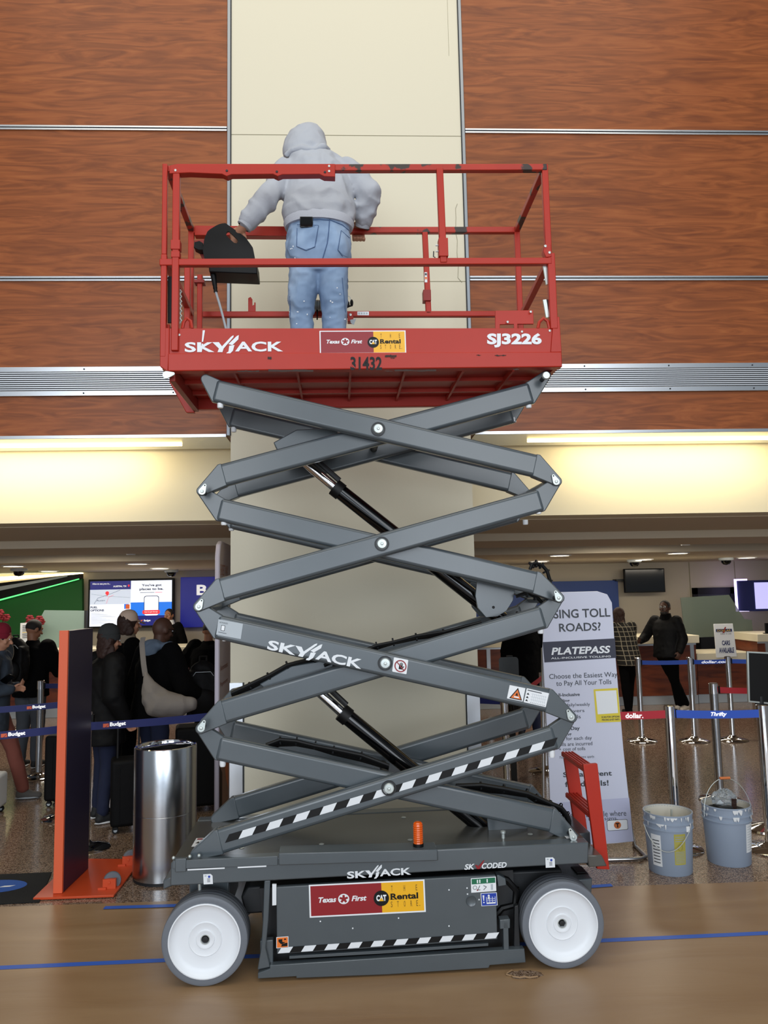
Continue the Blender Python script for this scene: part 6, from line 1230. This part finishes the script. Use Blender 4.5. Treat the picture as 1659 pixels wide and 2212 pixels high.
for a, k, h in ((aL, kL, hL), (aR, kR, hR)): m.cap(h, k, .078, .055, skin); m.cap(k, a, .053, .036, skin); m.cap(a+V(0, -.02, -.03), a+V(0, .13, -.05), .030, .022, skin)
for s_, e, w in ((sL, eL, wL), (sR, eR, wR)): m.cap(s_, e, .050, .040, skin); m.cap(e, w, .040, .028, skin)
# left hand reaches behind the guard, right hand closes around the rear rail
lh = W(514, 505, .545); m.cap(wL, lh, .028, .026, skin); m.ell(lh+V(-.008, .006, -.006), (.040, .022, .046), skin, 14, 10, rot=Matrix.Rotation(.6, 3, 'Y'))
for i in range(4): b = lh+V(-.030+.016*i, .004, -.030+.008*i); m.cap(b, b+V(-.016, .012, -.034), .0105, .0098, skin, 8); m.cap(b+V(-.016, .012, -.034), b+V(-.020, .034, -.052), .0098, .0085, skin, 8)
m.cap(lh+V(.03, 0, .0), lh+V(.045, -.012, -.035), .013, .011, skin, 8); m.cap(lh+V(.045, -.012, -.035), lh+V(.036, -.014, -.062), .011, .009, skin, 8)
RZ = LP(775, 507, .73).z-FW; RY = .73-.50; rz_t, rz_b = RZ+.022, RZ-.020
ph = W(773, 500, .715); ph.z = rz_t+.024; m.cap(wR, ph+V(.006, -.004, .01), .028, .026, skin); m.ell(ph, (.043, .036, .020), skin, 14, 10)
for i in range(4):
    x_ = ph.x-.034+.021*i+.004; L_ = (0, .003, .002, -.006)[i]
    ch = [(x_, RY+.018, rz_t+.016), (x_+.002, RY+.038, rz_t), (x_+.004, RY+.034, rz_b-.004), (x_+.005, RY+.012, rz_b-.015), (x_+.006, RY-.012-L_, rz_b-.013)]
    for p, q in zip(ch[:-1], ch[1:]): m.cap(p, q, .0100, .0095, skin, 8)
m.cap(ph+V(-.036, -.006, -.004), ph+V(-.056, -.030, -.014), .013, .011, skin, 8); m.cap(ph+V(-.056, -.030, -.014), ph+V(-.066, -.036, -.040), .011, .009, skin, 8)
body = fuse(m.build('body', wk), .0055, 2)
# jeans
m = MB(); m.loft([(W(689, 600, .50), V(.155, 0, 0), V(0, .11, 0)), (W(688, 560, .50), V(.192, 0, 0), V(0, .138, 0)), (W(688, 525, .50), V(.192, 0, 0), V(0, .140, 0)), (W(689, 490, .52), V(.178, 0, 0), V(0, .128, 0)), (W(690, 466, .54), V(.168, 0, 0), V(0, .118, 0))], 'denim', 32)
m.ell(W(655, 545, .475), (.092, .115, .12), 'denim', 18, 12); m.ell(W(722, 545, .475), (.092, .115, .12), 'denim', 18, 12)
for a, k, h, sx in ((aL, kL, hL, -1), (aR, kR, hR, 1)): m.cap(h, k, .102, .079, 'denim', 24); m.cap(k, a+V(0, 0, .10), .079, .058, 'denim', 24); m.cap(a+V(0, 0, .10), a+V(0, 0, .02), .058, .062, 'denim', 24)
jeans = wrinkle(fuse(m.build('jeans', wk), .0085, 4), .013, 8, (1, 1, 1.5), 3)
for a in (aL, aR):
    m = MB(); m.cap(a+V(0, -.03, -.04), a+V(0, .07, -.035), .044, .046, 'shoe_dark'); m.cap(a+V(0, .06, -.045), a+V(0, .16, -.05), .045, .035, 'shoe_dark'); m.cap(a+V(0, 0, .06), a, .05, .05, 'shoe_dark'); o = fuse(m.build('work_boot', wk), .009, 3)
    for v in o.data.vertices: v.co.z = max(v.co.z, .003)
# hoodie
m = MB()
m.loft([(W(689, 484, .53), V(.208, 0, 0), V(0, .152, 0)), (W(689, 464, .54), V(.218, 0, 0), V(0, .168, 0)), (W(689, 440, .57), V(.212, 0, 0), V(0, .165, 0)), (W(688, 405, .60), V(.210, 0, 0), V(0, .155, 0)), (W(684, 372, .63), V(.208, 0, 0), V(0, .140, 0)), (W(680, 350, .66), V(.175, 0, 0), V(0, .12, 0)), (W(674, 332, .69), V(.11, 0, 0), V(0, .09, 0))], 'hoodie', 36)
def sleeve(s_, e, w, r0, r1, r2):
    m.cap(s_, e, r0, r1, 'hoodie', 20); m.cap(e, w, r1, r2, 'hoodie', 20)
    d = (w-e)
    for k in range(4): c = e+d*(.15+.24*k); m.ell(c+V(.006*(-1)**k, 0, 0), ((r1+(r2-r1)*(.15+.24*k))*1.12,)*2+(.026,), 'hoodie', 16, 8, rot=d.to_track_quat('Z', 'Y').to_matrix()@Matrix.Rotation(.35*(-1)**k, 3, 'Y'))
sleeve(sL, eL, wL+(eL-wL).normalized()*.03, .080, .068, .056); sleeve(sR, eR, wR+(eR-wR).normalized()*.03, .082, .072, .056)
hoodie = wrinkle(fuse(m.build('hoodie', wk), .0095, 4), .019, 7, (1, 1, .8), 5)
m = MB(); m.loft([(W(660, 342, .68), V(.135, 0, 0), V(0, .10, 0)), (W(660, 328, .70), V(.142, 0, 0), V(0, .115, 0)), (W(661, 308, .73), V(.132, 0, 0), V(0, .12, 0)), (W(664, 292, .75), V(.112, 0, 0), V(0, .11, 0)), (W(668, 282, .76), V(.075, 0, 0), V(0, .08, 0)), (W(670, 278, .765), V(.03, 0, 0), V(0, .035, 0))], 'hoodie', 30)
m.tube([W(617, 338, .62), W(632, 326, .585), W(655, 322, .572), (W(680, 326, .575)), (W(700, 318, .60)), (W(712, 326, .66))], [.014, .020, .022, .024, .022, .012], 'hoodie', 12)
m.tube([W(678, 322, .60), W(668, 308, .62), W(664, 295, .67), W(672, 284, .72)], [.010, .014, .014, .008], 'hoodie', 10)
wrinkle(fuse(m.build('hood', hoodie), .009, 3), .010, 8, (1, 1, 1), 2)
m = MB(); m.loft([(W(689, 497, .52), V(.200, 0, 0), V(0, .150, 0)), (W(689, 488, .528), V(.210, 0, 0), V(0, .158, 0)), (W(689, 480, .532), V(.206, 0, 0), V(0, .155, 0))], 'hoodie_hem', 40); m.build('hem_band', hoodie)
for e, w, r in ((eL, wL, .048), (eR, wR, .047)):
    d = (w-e).normalized(); m = MB(); m.lathe([(r*.75, .022), (r*.95, .018), (r, -.01), (r*1.08, -.045), (r*.9, -.055)], w, 'hoodie', ax=d, seg=24); m.build('cuff', hoodie)
# surface details on the jeans, cast onto the cloth
def caster(o): return BVHTree.FromPolygons([v.co[:] for v in o.data.vertices], [tuple(p.vertices) for p in o.data.polygons])
bvh = caster(jeans); Rz = Matrix.Rotation(-LA, 3, 'Z'); camL = Rz@(CO-base)
def onto(px, py, off=.0015):
    d = (Rz@ray(px, py)).normalized(); h = bvh.ray_cast(camL, d)
    return (h[0]-d*off) if h[0] is not None else None
def patch(px, nm, mm, par, off, n=10):
    m = MB(); vs = []; fs = []
    for i in range(n+1):
        for j in range(n+1):
            u, v = i/n, j/n; a = (px[0][0]+(px[1][0]-px[0][0])*u, px[0][1]+(px[1][1]-px[0][1])*u); b = (px[3][0]+(px[2][0]-px[3][0])*u, px[3][1]+(px[2][1]-px[3][1])*u); x_ = a[0]+(b[0]-a[0])*v; y_ = a[1]+(b[1]-a[1])*v
            if v == 1: y_ += px[4]*(1-abs(2*u-1)) if len(px) > 4 else 0
            p = onto(x_, y_, off); vs.append(p)
    for i in range(n):
        for j in range(n):
            q = (i*(n+1)+j, (i+1)*(n+1)+j, (i+1)*(n+1)+j+1, i*(n+1)+j+1)
            if all(vs[k] is not None for k in q): fs.append(q)
    vs = [v if v is not None else V(0, 0, 0) for v in vs]; used = sorted({k for f in fs for k in f}); mp_ = {k: i for i, k in enumerate(used)}; m.add([vs[k] for k in used], [tuple(mp_[k] for k in f) for f in fs], mm); return m.build(nm, par, fix=False)
def seam(pts, nm, par, r=.0022, off=.002, mm='denim_seam'):
    q = []
    for (x0, y0), (x1, y1) in zip(pts[:-1], pts[1:]):
        for k in range(6): q.append(onto(x0+(x1-x0)*k/6, y0+(y1-y0)*k/6, off))
    q = [p for p in q if p is not None]
    if len(q) > 2: m = MB(); m.tube(q, r, mm, 6); m.build(nm, par)
lp = patch([(642, 485), (688, 487), (679, 534), (640, 532), 6], 'back_pocket', 'denim', jeans, .004); rp = patch([(736, 497), (756, 512), (752, 556), (731, 540), 3], 'back_pocket', 'denim', jeans, .004)
seam([(642, 485), (688, 487), (680, 533), (662, 541), (641, 532), (642, 485)], 'stitching', lp, off=.005); seam([(643, 488), (687, 490)], 'stitching', lp, .0012, .005)
seam([(755, 514), (737, 498), (730, 540), (742, 556)], 'stitching', rp, off=.005)
seam([(712, 472), (710, 500), (707, 525), (701, 545), (696, 562)], 'centre_seam', jeans, .003); seam([(660, 476), (690, 474), (715, 476), (740, 486), (756, 500)], 'waistband_seam', jeans, .003)
for q in ((632, 640, 622, 700), (745, 600, 742, 690)): seam([(q[0]-6, q[1]), (q[2]+6, q[3])], 'side_seam', jeans, .002)
m = MB(); p = onto(662, 483, .012) or V(0, -.12, .95)
m.box((-.037, -.005, -.03), (.037, .005, .036), 'black_gloss', rot=Matrix.Rotation(-.05, 3, 'X')); o = m.build('mobile_phone', bevel=.004, seg=3); o.location = base+Matrix.Rotation(LA, 3, 'Z')@(p+V(0, -.004, .004)); o.rotation_euler = (0, 0, LA); prop(o, "black mobile phone sticking out of the worker's left back pocket", 'phone')
m = MB()
random.seed(11)
for i in range(16):
    p = onto(*random.choice(((random.uniform(625, 665), random.uniform(640, 700)), (random.uniform(705, 745), random.uniform(600, 690)), (random.uniform(622, 650), random.uniform(530, 560)))), .002)
    if p is not None: m.ell(p, (.003+random.random()*.004, .0015, .002+random.random()*.004), 'white', 6, 4)
m.build('paint_spot', jeans)
# things hanging on the rear middle rail
def lw(p): return tuple(Vector((LX, LY, .0055))+Matrix.Rotation(LA, 3, 'Z')@p)
P = LP(684, 662, .69); t = thing('mesh_roll', 'grey mesh roll tied on the rear rail between the legs of the worker', 'roll', lw(P), LA)
m = MB(); m.lathe([(0, -.06), (.030, -.06), (.034, -.05), (.034, .05), (.030, .06), (0, .06)], (0, 0, 0), 'grey_text', ax=(1, 0, 0), seg=20)
for i in range(11): m.lathe([(.0345, -.05+i*.01), (.036, -.047+i*.01), (.0345, -.044+i*.01)], (0, 0, 0), 'zinc', ax=(1, 0, 0), seg=18)
m.build('roll_body', t); m = MB(); m.tube([(0, 0, -.03), (.005, -.03, -.04), (.003, -.03, -.10)], .004, 'black', 6); m.build('strap', t)
P = LP(751, 656, .71); t = thing('wire_clamp', 'small black clamp with a wire loop on the rear rail beside the worker', 'clamp', lw(P), LA)
m = MB(); m.tube([(.02*math.cos(a), 0, .022+.022*math.sin(a)) for a in [2*PI*i/14 for i in range(15)]], .002, 'zinc', 6); m.build('wire_loop', t); m = MB(); m.ell((0, 0, -.01), (.012, .012, .022), 'black', 12, 8); m.ell((.025, 0, 0), (.010, .012, .022), 'black', 12, 8); m.tube([(0, 0, -.025), (.03, 0, -.015)], .006, 'black', 8); m.build('clamp_body', t)
m = MB(); P = LP(757, 684, .70); m.box((P.x-.018, .70, P.z-.035), (P.x+.018, .752, P.z+.022), 'red_paint'); hb = m.build('rail_bracket', lift, bevel=.003); m = MB(); m.lathe([(0, -.006), (.008, -.005), (.009, 0)], (P.x, .70, P.z+.006), 'zinc', ax=(0, 1, 0), seg=12); m.build('bolt_head', hb)
m = MB(); Q = LP(762, 697, .695); m.prism([(Q.x-.016, Q.z+.012), (Q.x+.022, Q.z+.020), (Q.x+.006, Q.z-.020), (Q.x-.012, Q.z-.008)], .694, .696, 'pale_grey'); m.build('paper_tag', hb)
m = MB(); fr = Fr(LP(772, 675, .7115), LP(797, 675, .7115)-LP(772, 675, .7115), LP(772, 683, .7115)-LP(772, 675, .7115), 100, 30, m); fr.rect(0, 0, 100, 30, 'white')
for i in range(4): fr.rect(8+i*22, 8, 22+i*22, 22, 'pale_grey', 2)
m.build('rail_label', lift, fix=False)
